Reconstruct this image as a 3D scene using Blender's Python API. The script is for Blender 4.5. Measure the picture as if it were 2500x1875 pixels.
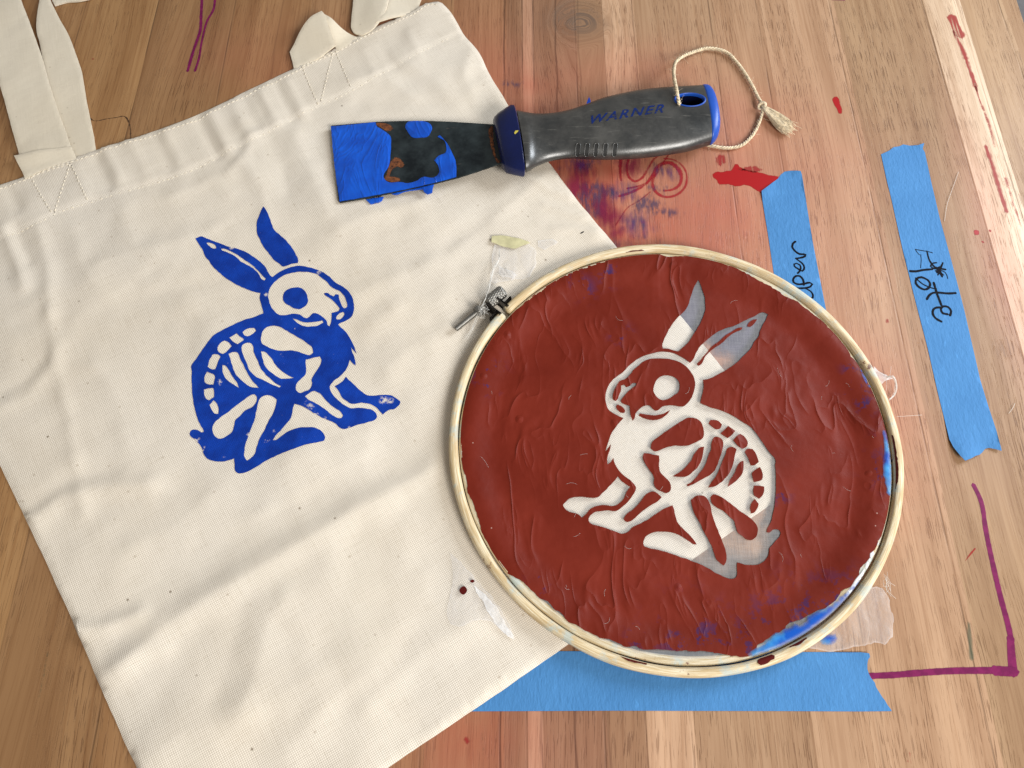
import bpy, bmesh, math, random
import numpy as np
from mathutils import Vector, Matrix
from mathutils.geometry import delaunay_2d_cdt
from mathutils.bvhtree import BVHTree

random.seed(7)
RNG = np.random.RandomState(11)
for o in list(bpy.data.objects):
    bpy.data.objects.remove(o)
SC = bpy.context.scene
COL = SC.collection

# ------------------------------------------------------------------ camera
FPX, DIST, TILT = 1850.0, 0.444, math.radians(22.5)
CY, CZ = -DIST * math.sin(TILT), DIST * math.cos(TILT)
cd = bpy.data.cameras.new('camera')
cam = bpy.data.objects.new('camera', cd)
COL.objects.link(cam)
cam.location = (0, CY, CZ)
cam.rotation_euler = (TILT, 0, 0)
cd.sensor_width = 36.0
cd.lens = FPX / 2500.0 * 36.0
cd.clip_start = 0.01
cd.clip_end = 20
cd.dof.use_dof = False
cd.dof.focus_distance = 0.435
cd.dof.aperture_fstop = 16.0
SC.camera = cam

# ------------------------------------------------------------------ light
w = bpy.data.worlds.new('World')
SC.world = w
w.use_nodes = True
w.node_tree.nodes['Background'].inputs[0].default_value = (1.0, 0.955, 0.89, 1)
w.node_tree.nodes['Background'].inputs[1].default_value = 0.29


def area(name, loc, target, sx, sy, power, col):
    l = bpy.data.lights.new(name, 'AREA')
    l.shape = 'RECTANGLE'
    l.size, l.size_y = sx, sy
    l.energy = power
    l.color = col
    o = bpy.data.objects.new(name, l)
    COL.objects.link(o)
    o.location = loc
    d = Vector(target) - Vector(loc)
    o.rotation_euler = d.to_track_quat('-Z', 'Y').to_euler()
    return o


# window behind and to the right of the photographer
area('window_light', (0.80, -1.00, 0.95), (0.0, 0.0, 0.0), 0.55, 0.55, 25, (1.0, 0.965, 0.91))
# second window off the right edge of the table, cooler
area('side_window_light', (1.08, 0.50, 0.66), (0.12, 0.05, 0.0), 0.55, 0.60, 17, (0.88, 0.94, 1.0))

SC.view_settings.view_transform = 'Standard'
SC.view_settings.look = 'None'
SC.view_settings.gamma = 1
SC.view_settings.use_curve_mapping = False
SC.view_settings.exposure = 0.0
SC.render.engine = 'CYCLES'
SC.cycles.max_bounces = 8
SC.cycles.transparent_max_bounces = 16


# ------------------------------------------------------------------ helpers
def ray(px, py):
    x = (px - 1250.0) / FPX
    y = -(py - 937.5) / FPX
    return (x, y * math.cos(TILT) + math.sin(TILT), y * math.sin(TILT) - math.cos(TILT))


def P(px, py, z=0.0):
    d = ray(px, py)
    t = (z - CZ) / d[2]
    return (d[0] * t, CY + d[1] * t)


def PW(pts, z=0.0):
    return np.array([P(a, b, z) for a, b in pts])


def P3(px, py, z):
    a = P(px, py, z)
    return Vector((a[0], a[1], z))


def zc(lst, ox, oy, s):
    """numbers measured on an enlarged view of the photograph -> photo pixels"""
    return [(ox + a / s, oy + b / s) for a, b in lst]


def obj(name, me, mat=None, parent=None, label=None, smooth=True):
    if mat:
        me.materials.append(mat)
    if smooth:
        me.polygons.foreach_set('use_smooth', [True] * len(me.polygons))
    o = bpy.data.objects.new(name, me)
    COL.objects.link(o)
    if parent:
        o.parent = parent
    if label:
        o['label'] = label
    return o


def thing(name, label, cat, loc=(0, 0, 0), group=None):
    o = bpy.data.objects.new(name, None)
    COL.objects.link(o)
    o.location = loc
    o.empty_display_size = 0.02
    o['label'] = label
    o['category'] = cat
    if group:
        o['group'] = group
    o['_loc'] = 0
    del o['_loc']
    return o


def adopt(child, parent):
    """parent without moving (parent has only a translation)"""
    child.parent = parent
    child.matrix_parent_inverse = Matrix.Translation(-parent.location)
    return child


def mesh_from(name, v, f):
    me = bpy.data.meshes.new(name)
    me.from_pydata([tuple(p) for p in v], [], [tuple(q) for q in f])
    me.update()
    return me


def smooth_closed(pts, step=0.0006, sharp=62, jitter=0.0, closed=True, seed=0):
    """Catmull-Rom through the points, keeping sharp corners"""
    p = np.asarray(pts, float)
    n = len(p)
    T = np.zeros_like(p)
    for i in range(n):
        a = p[(i - 1) % n] if closed or i > 0 else p[i]
        c = p[(i + 1) % n] if closed or i < n - 1 else p[i]
        d1, d2 = p[i] - a, c - p[i]
        l1, l2 = np.hypot(*d1) + 1e-12, np.hypot(*d2) + 1e-12
        ang = math.degrees(math.acos(max(-1, min(1, float(np.dot(d1, d2) / l1 / l2)))))
        if ang < sharp:
            T[i] = (d1 / l1 + d2 / l2) * 0.5
    out = []
    m = n if closed else n - 1
    for i in range(m):
        a, b = p[i], p[(i + 1) % n]
        L = np.hypot(*(b - a))
        k = max(1, int(L / step))
        ta, tb = T[i] * L, T[(i + 1) % n] * L
        for j in range(k):
            t = j / k
            h1 = 2 * t ** 3 - 3 * t ** 2 + 1
            h2 = t ** 3 - 2 * t ** 2 + t
            h3 = -2 * t ** 3 + 3 * t ** 2
            h4 = t ** 3 - t ** 2
            q = h1 * a + h3 * b
            if np.abs(T[i]).sum() > 0:
                q = q + h2 * ta
            else:
                q = q + h2 * (b - a)
            if np.abs(T[(i + 1) % n]).sum() > 0:
                q = q + h4 * tb
            else:
                q = q + h4 * (b - a)
            out.append(q)
    if not closed:
        out.append(p[-1])
    out = np.array(out)
    if jitter:
        r = np.random.RandomState(seed)
        e = r.normal(size=out.shape)
        e = (e + np.roll(e, 1, 0) + np.roll(e, -1, 0)) / 3.0 * 1.6
        out = out + e * jitter
    return out


def vnoise(x, y, scale, seed=0, octaves=3):
    """smooth value noise, vectorised, roughly -1..1"""
    r = np.random.RandomState(seed)
    tot = np.zeros_like(x)
    amp, s, nrm = 1.0, 1.0 / scale, 0
    for o in range(octaves):
        g = r.uniform(-1, 1, (64, 64))
        X, Y = x * s + 100.3 + o * 7.7, y * s + 100.7 + o * 3.1
        xi, yi = np.floor(X).astype(int), np.floor(Y).astype(int)
        fx, fy = X - xi, Y - yi
        fx = fx * fx * (3 - 2 * fx)
        fy = fy * fy * (3 - 2 * fy)
        a = g[xi % 64, yi % 64]
        b = g[(xi + 1) % 64, yi % 64]
        c = g[xi % 64, (yi + 1) % 64]
        d = g[(xi + 1) % 64, (yi + 1) % 64]
        tot += amp * (a * (1 - fx) * (1 - fy) + b * fx * (1 - fy) + c * (1 - fx) * fy + d * fx * fy)
        nrm += amp
        amp *= 0.5
        s *= 2
    return tot / nrm * 1.6


def seg_dist(q, poly, closed=False):
    q = np.asarray(q, float)
    a = np.asarray(poly, float)
    b = np.roll(a, -1, 0) if closed else a[1:]
    a = a if closed else a[:-1]
    best = np.full(len(q), 1e9)
    for i in range(len(a)):
        d = b[i] - a[i]
        L = (d ** 2).sum() + 1e-18
        t = np.clip(((q - a[i]) @ d) / L, 0, 1)
        e = q - (a[i] + t[:, None] * d)
        best = np.minimum(best, (e ** 2).sum(1))
    return np.sqrt(best)


def inside(q, contours):
    q = np.asarray(q, float)
    c = np.zeros(len(q), bool)
    for poly in contours:
        a = np.asarray(poly)
        b = np.roll(a, -1, 0)
        for i in range(len(a)):
            if a[i, 1] == b[i, 1]:
                continue
            m = (a[i, 1] > q[:, 1]) != (b[i, 1] > q[:, 1])
            if not m.any():
                continue
            xs = a[i, 0] + (q[:, 1] - a[i, 1]) / (b[i, 1] - a[i, 1]) * (b[i, 0] - a[i, 0])
            c ^= m & (q[:, 0] < xs)
    return c


def sheet(name, contours, hfun, mat, parent=None, spacing=0.003, thick=0.0, label=None, smooth=True,
          fade=False, extra=None):
    """a sheet with holes (even-odd contours, world xy), following the height function"""
    K = 1000.0
    vs, es = [], []
    for c in contours:
        n0 = len(vs)
        for p in c:
            vs.append(Vector((p[0] * K, p[1] * K)))
        n = len(c)
        es += [(n0 + i, n0 + (i + 1) % n) for i in range(n)]
    allp = np.concatenate([np.asarray(c) for c in contours])
    lo, hi = allp.min(0), allp.max(0)
    if spacing:
        xs = np.arange(lo[0], hi[0], spacing)
        ys = np.arange(lo[1], hi[1], spacing * 0.87)
        gx, gy = np.meshgrid(xs, ys)
        gx = gx + (np.arange(len(ys)) % 2)[:, None] * spacing * 0.5
        g = np.c_[gx.ravel(), gy.ravel()] + RNG.uniform(-.08, .08, (gx.size, 2)) * spacing
        g = g[inside(g, contours)]
        # keep clear of the outline
        if len(g):
            cell = spacing * 0.45
            occ = set()
            for p in allp:
                i, j = int(p[0] // cell), int(p[1] // cell)
                for di in (-1, 0, 1):
                    for dj in (-1, 0, 1):
                        occ.add((i + di, j + dj))
            g = [p for p in g if (int(p[0] // cell), int(p[1] // cell)) not in occ]
        vs += [Vector((p[0] * K, p[1] * K)) for p in g]
    ov, oe, of, *_ = delaunay_2d_cdt(vs, es, [], 0, 1e-5)
    v = np.array([(p[0] / K, p[1] / K) for p in ov])
    f = np.array([t for t in of if len(t) == 3])
    cen = v[f].mean(1)
    f = f[inside(cen, contours)]
    used = np.unique(f)
    rm = -np.ones(len(v), int)
    rm[used] = np.arange(len(used))
    v, f = v[used], rm[f]
    a, b, c = v[f[:, 0]], v[f[:, 1]], v[f[:, 2]]
    ar = (b[:, 0] - a[:, 0]) * (c[:, 1] - a[:, 1]) - (b[:, 1] - a[:, 1]) * (c[:, 0] - a[:, 0])
    f[ar < 0] = f[ar < 0][:, ::-1]
    z = hfun(v[:, 0], v[:, 1]) if callable(hfun) else np.full(len(v), hfun)
    V = np.c_[v, z]
    F = f.tolist()
    nv = len(V)
    if thick:
        cnt = {}
        for t in F:
            for i in range(3):
                e = (t[i], t[(i + 1) % 3])
                cnt[e] = cnt.get(e, 0) + 1
        V = np.r_[V, V - np.array([0, 0, thick])]
        base = F[:]
        F = F + [(t[2] + nv, t[1] + nv, t[0] + nv) for t in base]
        for (i, j) in cnt:
            if (j, i) not in cnt:
                F.append((j, i, i + nv, j + nv))
    me = mesh_from(name, V, F)
    if fade:
        d = np.full(nv, 1e9)
        for cc in contours:
            d = np.minimum(d, seg_dist(v, cc, True))
        if thick:
            d = np.r_[d, d]
        at = me.attributes.new('edge', 'FLOAT', 'POINT')
        at.data.foreach_set('value', (d * 1000).astype(np.float32))
    if extra:
        for k, fn in extra.items():
            vals = fn(V[:, 0], V[:, 1])
            at = me.attributes.new(k, 'FLOAT', 'POINT')
            at.data.foreach_set('value', np.asarray(vals, np.float32))
    o = obj(name, me, mat, None, label, smooth)
    if thick and smooth:
        try:
            me.shade_smooth()
            me.set_sharp_from_angle(angle=math.radians(50))
        except Exception:
            pass
    if parent:
        adopt(o, parent)
    return o


def ribbon(pts, width, step=0.002, taper=True, jit=0.0, seed=0):
    """outline of a stroke (world xy); width number or list"""
    p = smooth_closed(pts, step, 200, 0, closed=False)
    n = len(p)
    wd = np.interp(np.linspace(0, 1, n), np.linspace(0, 1, len(np.atleast_1d(width))), np.atleast_1d(width)) / 2
    d = np.gradient(p, axis=0)
    d /= np.hypot(d[:, 0], d[:, 1])[:, None] + 1e-12
    nn = np.c_[-d[:, 1], d[:, 0]]
    if jit:
        r = np.random.RandomState(seed)
        wd = wd * (1 + r.uniform(-jit, jit, n))
    L, R = p + nn * wd[:, None], p - nn * wd[:, None]
    cap0 = [p[0] - d[0] * wd[0] * 0.7]
    cap1 = [p[-1] + d[-1] * wd[-1] * 0.7]
    return np.concatenate([cap0, L, cap1, R[::-1]])


def ribbon_mesh(name, strokes, hfun, mat, parent=None, label=None, jit=0.0, seed=0, step=0.0012):
    """strokes = [(world pts, width)] -> one mesh of quad strips lying at hfun + tiny steps"""
    V, F, E = [], [], []
    for k, (pts, width) in enumerate(strokes):
        p = smooth_closed(pts, step, 200, 0, closed=False)
        n = len(p)
        wa = np.atleast_1d(width)
        wd = np.interp(np.linspace(0, 1, n), np.linspace(0, 1, len(wa)), wa) / 2
        if jit:
            r = np.random.RandomState(seed + k)
            wd = wd * (1 + r.uniform(-jit, jit, n))
        d = np.gradient(p, axis=0)
        d /= np.hypot(d[:, 0], d[:, 1])[:, None] + 1e-12
        nn = np.c_[-d[:, 1], d[:, 0]]
        n0 = len(V)
        rows = [p + nn * wd[:, None], p, p - nn * wd[:, None]]
        ce = [p[0] - d[0] * wd[0] * .8, p[-1] + d[-1] * wd[-1] * .8]
        for i in range(n):
            for q, rr in enumerate(rows):
                V.append((rr[i][0], rr[i][1], k * 4e-6))
                E.append(wd[i] * 1000 if q == 1 else 0)
        V.append((ce[0][0], ce[0][1], k * 4e-6))
        V.append((ce[1][0], ce[1][1], k * 4e-6))
        E += [0, 0]
        for i in range(n - 1):
            a = n0 + 3 * i
            F.append((a, a + 1, a + 4, a + 3))
            F.append((a + 1, a + 2, a + 5, a + 4))
        F += [(n0 + 3 * n, n0 + 1, n0), (n0 + 3 * n, n0 + 2, n0 + 1)]
        z_ = n0 + 3 * n - 3
        F += [(n0 + 3 * n + 1, z_, z_ + 1), (n0 + 3 * n + 1, z_ + 1, z_ + 2)]
    V = np.array(V)
    V[:, 2] += hfun(V[:, 0], V[:, 1]) if callable(hfun) else hfun
    me = mesh_from(name, V, F)
    bm = bmesh.new()
    bm.from_mesh(me)
    bmesh.ops.recalc_face_normals(bm, faces=bm.faces)
    for f in bm.faces:
        if f.normal.z < 0:
            f.normal_flip()
    bm.to_mesh(me)
    bm.free()
    at = me.attributes.new('edge', 'FLOAT', 'POINT')
    at.data.foreach_set('value', np.array(E, np.float32))
    o = obj(name, me, mat, None, label)
    if parent:
        adopt(o, parent)
    return o


def tube_data(pts, rad, sides=6, V=None, F=None, cap=True):
    V = V if V is not None else []
    F = F if F is not None else []
    p = [Vector(q) for q in pts]
    n = len(p)
    rads = np.interp(np.linspace(0, 1, n), np.linspace(0, 1, len(np.atleast_1d(rad))), np.atleast_1d(rad))
    up = Vector((0.13, 0.21, 1)).normalized()
    n0 = len(V)
    prev = None
    for i in range(n):
        d = (p[min(i + 1, n - 1)] - p[max(i - 1, 0)])
        if d.length < 1e-9:
            d = Vector((1, 0, 0))
        d.normalize()
        if prev is None:
            a = d.cross(up)
            if a.length < 1e-3:
                a = d.cross(Vector((1, 0, 0)))
        else:
            a = prev - d * prev.dot(d)
        a.normalize()
        prev = a
        b = d.cross(a)
        for s in range(sides):
            t = 2 * math.pi * s / sides
            q = p[i] + (a * math.cos(t) + b * math.sin(t)) * rads[i]
            V.append(tuple(q))
    for i in range(n - 1):
        for s in range(sides):
            a0 = n0 + i * sides + s
            a1 = n0 + i * sides + (s + 1) % sides
            F.append((a0, a1, a1 + sides, a0 + sides))
    if cap:
        F.append(tuple(n0 + s for s in range(sides))[::-1])
        F.append(tuple(n0 + (n - 1) * sides + s for s in range(sides)))
    return V, F


def smooth3(pts, step=0.001):
    """Catmull-Rom through 3d points"""
    p = np.asarray([tuple(q) for q in pts], float)
    out = []
    n = len(p)
    for i in range(n - 1):
        p0, p1, p2, p3 = p[max(i - 1, 0)], p[i], p[i + 1], p[min(i + 2, n - 1)]
        k = max(1, int(np.linalg.norm(p2 - p1) / step))
        for j in range(k):
            t = j / k
            out.append(.5 * ((2 * p1) + (-p0 + p2) * t + (2 * p0 - 5 * p1 + 4 * p2 - p3) * t * t +
                             (-p0 + 3 * p1 - 3 * p2 + p3) * t ** 3))
    out.append(p[-1])
    return np.array(out)


# ------------------------------------------------------------------ materials
class NT:
    def __init__(s, name):
        s.m = bpy.data.materials.new(name)
        s.m.use_nodes = True
        s.t = s.m.node_tree
        s.b = s.t.nodes['Principled BSDF']
        s.out = s.t.nodes['Material Output']

    def n(s, typ, **kw):
        nd = s.t.nodes.new(typ)
        ins = kw.pop('ins', {})
        for k, v in kw.items():
            setattr(nd, k, v)
        for k, v in ins.items():
            s.set(nd.inputs[k], v)
        return nd

    def set(s, inp, v):
        if isinstance(v, bpy.types.NodeSocket):
            s.t.links.new(v, inp)
        elif isinstance(v, bpy.types.Node):
            s.t.links.new(v.outputs[0], inp)
        else:
            inp.default_value = v

    def bs(s, **kw):
        names = dict(col='Base Color', rough='Roughness', metal='Metallic', norm='Normal', alpha='Alpha',
                     spec='Specular IOR Level', sheen='Sheen Weight', coat='Coat Weight', crough='Coat Roughness',
                     sss='Subsurface Weight', trans='Transmission Weight')
        for k, v in kw.items():
            s.set(s.b.inputs[names[k]], v)

    def math(s, op, a, b=None, c=None, clamp=False):
        nd = s.n('ShaderNodeMath', operation=op, use_clamp=clamp)
        s.set(nd.inputs[0], a)
        if b is not None:
            s.set(nd.inputs[1], b)
        if c is not None:
            s.set(nd.inputs[2], c)
        return nd.outputs[0]

    def mix(s, fac, a, b, blend='MIX'):
        nd = s.n('ShaderNodeMix', data_type='RGBA', blend_type=blend)
        s.set(nd.inputs[0], fac)
        s.set(nd.inputs[6], a)
        s.set(nd.inputs[7], b)
        return nd.outputs[2]

    def coord(s):
        return s.n('ShaderNodeTexCoord').outputs['Object']

    def map(s, vec, rot=(0, 0, 0), scale=(1, 1, 1), loc=(0, 0, 0)):
        return s.n('ShaderNodeMapping', ins={'Vector': vec, 'Rotation': rot, 'Scale': scale, 'Location': loc}).outputs[0]

    def noise(s, vec, scale, detail=3, rough=.5, dist=0, out='Fac'):
        return s.n('ShaderNodeTexNoise', ins={'Vector': vec, 'Scale': scale, 'Detail': detail, 'Roughness': rough,
                                              'Distortion': dist}).outputs[out]

    def ramp(s, fac, stops, interp='LINEAR'):
        nd = s.n('ShaderNodeValToRGB')
        nd.color_ramp.interpolation = interp
        e = nd.color_ramp.elements
        while len(e) < len(stops):
            e.new(0.5)
        for i, (p, c) in enumerate(stops):
            e[i].position = p
            e[i].color = c if len(c) == 4 else (*c, 1)
        s.set(nd.inputs[0], fac)
        return nd.outputs[0]

    def rng(s, v, a, b, c=0.0, d=1.0, typ='LINEAR'):
        nd = s.n('ShaderNodeMapRange', interpolation_type=typ, ins={0: v, 1: a, 2: b, 3: c, 4: d})
        return nd.outputs[0]

    def attr(s, name):
        return s.n('ShaderNodeAttribute', attribute_name=name).outputs['Fac']

    def bump(s, h, strength=.3, dist=.001, norm=None):
        nd = s.n('ShaderNodeBump', ins={'Strength': strength, 'Distance': dist, 'Height': h})
        if norm is not None:
            s.set(nd.inputs['Normal'], norm)
        return nd.outputs[0]


def lin(r, g, b):
    f = lambda c: (c / 255 / 12.92) if c / 255 <= .04045 else ((c / 255 + .055) / 1.055) ** 2.4
    return (f(r), f(g), f(b), 1)


BAGA = math.atan2(*(np.array(P(1108, 85)) - np.array(P(135, 520)))[::-1])   # direction of the bag's hem


def fabric_mat(name, rot, base=(.785, .72, .63, 1), pitch=.00098, contrast=1.0, specks=True, print_col=None):
    m = NT(name)
    co = m.coord()
    wob = m.n('ShaderNodeVectorMath', operation='SCALE',
              ins={0: m.noise(co, 60, 2, out='Color'), 'Scale': .0009}).outputs[0]
    v = m.n('ShaderNodeVectorMath', operation='ADD', ins={0: co, 1: wob}).outputs[0]
    v = m.map(v, rot=(0, 0, -rot))
    sp = m.n('ShaderNodeSeparateXYZ', ins={0: v})
    k = 2 * math.pi / pitch
    sx = m.math('ABSOLUTE', m.math('SINE', m.math('MULTIPLY', sp.outputs[0], k / 2)))
    sy = m.math('ABSOLUTE', m.math('SINE', m.math('MULTIPLY', sp.outputs[1], k / 2)))
    thr = m.math('MULTIPLY', m.math('POWER', sx, .45), m.math('POWER', sy, .45))      # 0 in the holes between threads
    # uneven yarn: streaks along both thread directions
    s1 = m.noise(m.map(v, scale=(1, 24, 1)), 55, 3, .6)
    s2 = m.noise(m.map(v, scale=(24, 1, 1)), 55, 3, .6)
    streak = m.math('ADD', m.math('MULTIPLY', s1, .5), m.math('MULTIPLY', s2, .5))
    big = m.noise(co, 9, 3)
    c = m.mix(m.rng(big, .35, .65), base, tuple(x * y for x, y in zip(base, (.97, .945, .90, 1))))
    c = m.mix(m.rng(streak, .38, .62, 0, .35 * contrast), c, (base[0] * 1.09, base[1] * 1.08, base[2] * 1.06, 1))
    c = m.mix(m.rng(streak, .47, .33, 0, .35 * contrast), c, (base[0] * .72, base[1] * .68, base[2] * .6, 1))
    c = m.mix(m.rng(thr, .62, .12, 0, .62 * contrast), c, (base[0] * .42, base[1] * .36, base[2] * .28, 1))
    if specks:
        vo = m.n('ShaderNodeTexVoronoi', ins={'Vector': co, 'Scale': 95, 'Randomness': 1})
        sel = m.math('GREATER_THAN', m.n('ShaderNodeSeparateColor', ins={0: vo.outputs['Color']}).outputs[0], .86)
        dot = m.math('MULTIPLY', m.rng(vo.outputs['Distance'], .09, .03), sel)
        c = m.mix(m.math('MULTIPLY', dot, .75), c, (.13, .085, .04, 1))
        vo2 = m.n('ShaderNodeTexVoronoi', ins={'Vector': co, 'Scale': 200, 'Randomness': 1})
        sel2 = m.math('GREATER_THAN', m.n('ShaderNodeSeparateColor', ins={0: vo2.outputs['Color']}).outputs[1], .93)
        c = m.mix(m.math('MULTIPLY', m.math('MULTIPLY', m.rng(vo2.outputs['Distance'], .2, .08), sel2), .35), c,
                  (.28, .2, .12, 1))
    if print_col:
        print_col(m, co, c, thr)
        return m.m
    h = m.math('ADD', m.math('MULTIPLY', thr, .55), m.math('MULTIPLY', streak, .6))
    m.bs(col=c, rough=.9, spec=.15, norm=m.bump(h, .6, .00045), sheen=.1)
    return m.m


M = {}
M['canvas'] = fabric_mat('canvas', BAGA)
M['strap'] = fabric_mat('strap_canvas', math.radians(-72), base=(.76, .69, .57, 1), pitch=.0007, contrast=.45)


def print_blue(m, co, cloth, thr):
    n1 = m.noise(co, 700, 2)
    n2 = m.noise(co, 260, 4, .65)
    wear = m.attr('wear')
    hole = m.math('MULTIPLY', m.rng(n2, .50, .56), 1)
    fac = m.math('MULTIPLY', m.rng(wear, .25, .8), hole, clamp=True)
    pin = m.math('MULTIPLY', m.rng(m.noise(co, 900, 1), .80, .84), .5)
    fac = m.math('MAXIMUM', fac, pin)
    tone = m.noise(co, 120, 3)
    b = m.mix(m.rng(tone, .35, .65), (.0015, .030, .27, 1), (.0025, .045, .37, 1))
    c = m.mix(fac, b, cloth)
    h = m.math('ADD', m.math('MULTIPLY', n1, .6), m.math('MULTIPLY', thr, .3))
    m.bs(col=c, rough=.5, spec=.22, norm=m.bump(h, .6, .0005))


M['print'] = fabric_mat('blue_print', BAGA, print_col=print_blue)


def wood_table():
    m = NT('table_wood')
    co = m.coord()
    sp = m.n('ShaderNodeSeparateXYZ', ins={0: co})
    x, y = sp.outputs[0], sp.outputs[1]
    gx = m.attr('grain')                                  # across-grain coordinate, bent round the knot
    seams = [(-.50, (164, 120, 72)), (-.315, (172, 128, 78)), (-.262, (150, 108, 64)), (-.205, (160, 116, 70)),
             (-.15, (162, 120, 78)), (-.098, (156, 112, 72)), (-.045, (160, 110, 74)), (-.006, (146, 104, 74)), (.0072, (188, 142, 114)),
             (.0152, (150, 108, 80)), (.0455, (156, 118, 86)), (.066, (200, 162, 130)), (.0883, (174, 138, 106)),
             (.145, (180, 142, 110)), (.18, (184, 146, 114)), (.2345, (162, 128, 94)), (.3035, (226, 200, 172)),
             (.329, (172, 138, 104)), (.36, (170, 134, 98))]
    f = m.rng(x, -.5, .5)
    tint = m.ramp(f, [(min(1, a + .5), tuple(lin(*c))) for a, c in seams], 'CONSTANT')
    tint = m.mix(.20, tint, (.40, .285, .195, 1))
    bid = m.ramp(f, [(min(1, a + .5), (((i * 37) % 19) / 19,) * 3) for i, (a, c) in enumerate(seams)], 'CONSTANT')
    bidv = m.n('ShaderNodeSeparateColor', ins={0: bid}).outputs[0]
    vx = m.math('ADD', gx, m.math('MULTIPLY', bidv, 3.7))
    vec = m.n('ShaderNodeCombineXYZ', ins={0: vx, 1: m.math('MULTIPLY', y, .055), 2: m.math('MULTIPLY', bidv, 5)}).outputs[0]
    g1 = m.noise(vec, 60, 5, .6, .35)
    g2 = m.noise(vec, 210, 4, .6, .3)
    c = m.mix(m.rng(g1, .40, .66, 0, .62), tint, m.mix(1, tint, (.60, .50, .40, 1), 'MULTIPLY'))
    c = m.mix(m.rng(g1, .44, .30, 0, .42), c, m.mix(1, tint, (1.18, 1.2, 1.18, 1), 'MULTIPLY'))
    c = m.mix(m.rng(g2, .50, .68, 0, .40), c, m.mix(1, c, (.66, .56, .46, 1), 'MULTIPLY'))
    # open pores: short dark dashes along the grain
    pv = m.n('ShaderNodeCombineXYZ', ins={0: vx, 1: m.math('MULTIPLY', y, .045), 2: 1.7}).outputs[0]
    p1 = m.noise(pv, 1450, 2, .5)
    dens = m.rng(m.noise(m.n('ShaderNodeCombineXYZ', ins={0: vx, 1: m.math('MULTIPLY', y, .15), 2: 4.0}).outputs[0], 45, 2), .35, .62)
    pore = m.math('MULTIPLY', m.rng(p1, .565, .62), dens)
    c = m.mix(m.math('MULTIPLY', m.math('MULTIPLY', pore, m.rng(x, -.25, .2, .40, .62)), 1.0), c, m.mix(1, tint, (.26, .17, .11, 1), 'MULTIPLY'))
    g3 = m.noise(m.n('ShaderNodeCombineXYZ', ins={0: vx, 1: m.math('MULTIPLY', y, .012), 2: 9.0}).outputs[0], 700, 4, .65, .2)
    c = m.mix(m.rng(g3, .50, .68, 0, .5), c, m.mix(1, c, (.62, .50, .40, 1), 'MULTIPLY'))
    # seams between the glued staves
    sd = None
    for a, cc in seams[1:]:
        d = m.math('ABSOLUTE', m.math('SUBTRACT', x, a + .0))
        sd = d if sd is None else m.math('MINIMUM', sd, d)
    sl = m.math('MULTIPLY', m.rng(sd, .0007, .0002), m.rng(m.noise(co, 25, 2), .4, .6, .15, .8))
    c = m.mix(m.math('MULTIPLY', sl, .55), c, (.06, .032, .018, 1))
    # a few long dark cracks/grain lines
    for a, st in ((.0315, .8), (-.0055, .7), (.0149, .45), (.048, .4), (-.17, .3)):
        wv = m.math('ADD', x, m.math('MULTIPLY', m.math('SUBTRACT', m.noise(m.n('ShaderNodeCombineXYZ', ins={1: y}).outputs[0], 18, 2), .5), .004))
        d = m.math('ABSOLUTE', m.math('SUBTRACT', wv, a))
        c = m.mix(m.math('MULTIPLY', m.rng(d, .0009, .0001), st), c, (.085, .035, .016, 1))
    # dried paint washes
    wash = m.attr('wash')
    wn = m.noise(co, 26, 4, .6)
    wf = m.math('MULTIPLY', wash, m.rng(wn, .25, .75, .72, 1.1), clamp=True)
    c2 = m.mix(1, c, (1.10, .66, .62, 1), 'MULTIPLY')
    c2 = m.mix(.42, c2, (.50, .17, .13, 1))
    c = m.mix(wf, c, c2)
    deep = m.attr('deep')
    df = m.math('MULTIPLY', deep, m.rng(m.noise(m.map(co, scale=(1, .35, 1)), 70, 4, .65), .33, .62, .25, 1.0), clamp=True)
    c = m.mix(m.math('MULTIPLY', df, .85), c, m.mix(1, c, (.85, .20, .17, 1), 'MULTIPLY'))
    c = m.mix(m.math('MULTIPLY', m.attr('knot'), m.rng(m.noise(vec, 420, 3, .6, .9), .4, .6, .25, 1)), c, (.15, .098, .07, 1))
    pale = m.attr('pale')
    c = m.mix(m.math('MULTIPLY', pale, m.rng(wn, .35, .65, .6, 1)), c, (.60, .50, .40, 1))
    h = m.math('ADD', m.math('MULTIPLY', g2, .4), m.math('MULTIPLY', pore, -1.0))
    h = m.math('SUBTRACT', h, m.math('MULTIPLY', sl, 1.4))
    r = m.rng(g1, .3, .7, .40, .54)
    m.bs(col=c, rough=r, spec=.32, norm=m.bump(h, .4, .0005))
    return m.m


def plain(name, col, rough=.5, metal=0, spec=.3, bscale=0, bstr=.2, bdist=.0004, var=0, vs=60, coat=0, sss=0):
    m = NT(name)
    co = m.coord()
    c = col
    if var:
        c = m.mix(m.rng(m.noise(co, vs, 4, .6), .3, .7), tuple(x * (1 - var) for x in col[:3]) + (1,),
                  tuple(min(1, x * (1 + var)) for x in col[:3]) + (1,))
    m.bs(col=c, rough=rough, metal=metal, spec=spec, coat=coat)
    if sss:
        m.bs(sss=sss)
    if bscale:
        m.bs(norm=m.bump(m.noise(co, bscale, 4, .6), bstr, bdist))
    return m.m


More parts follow.
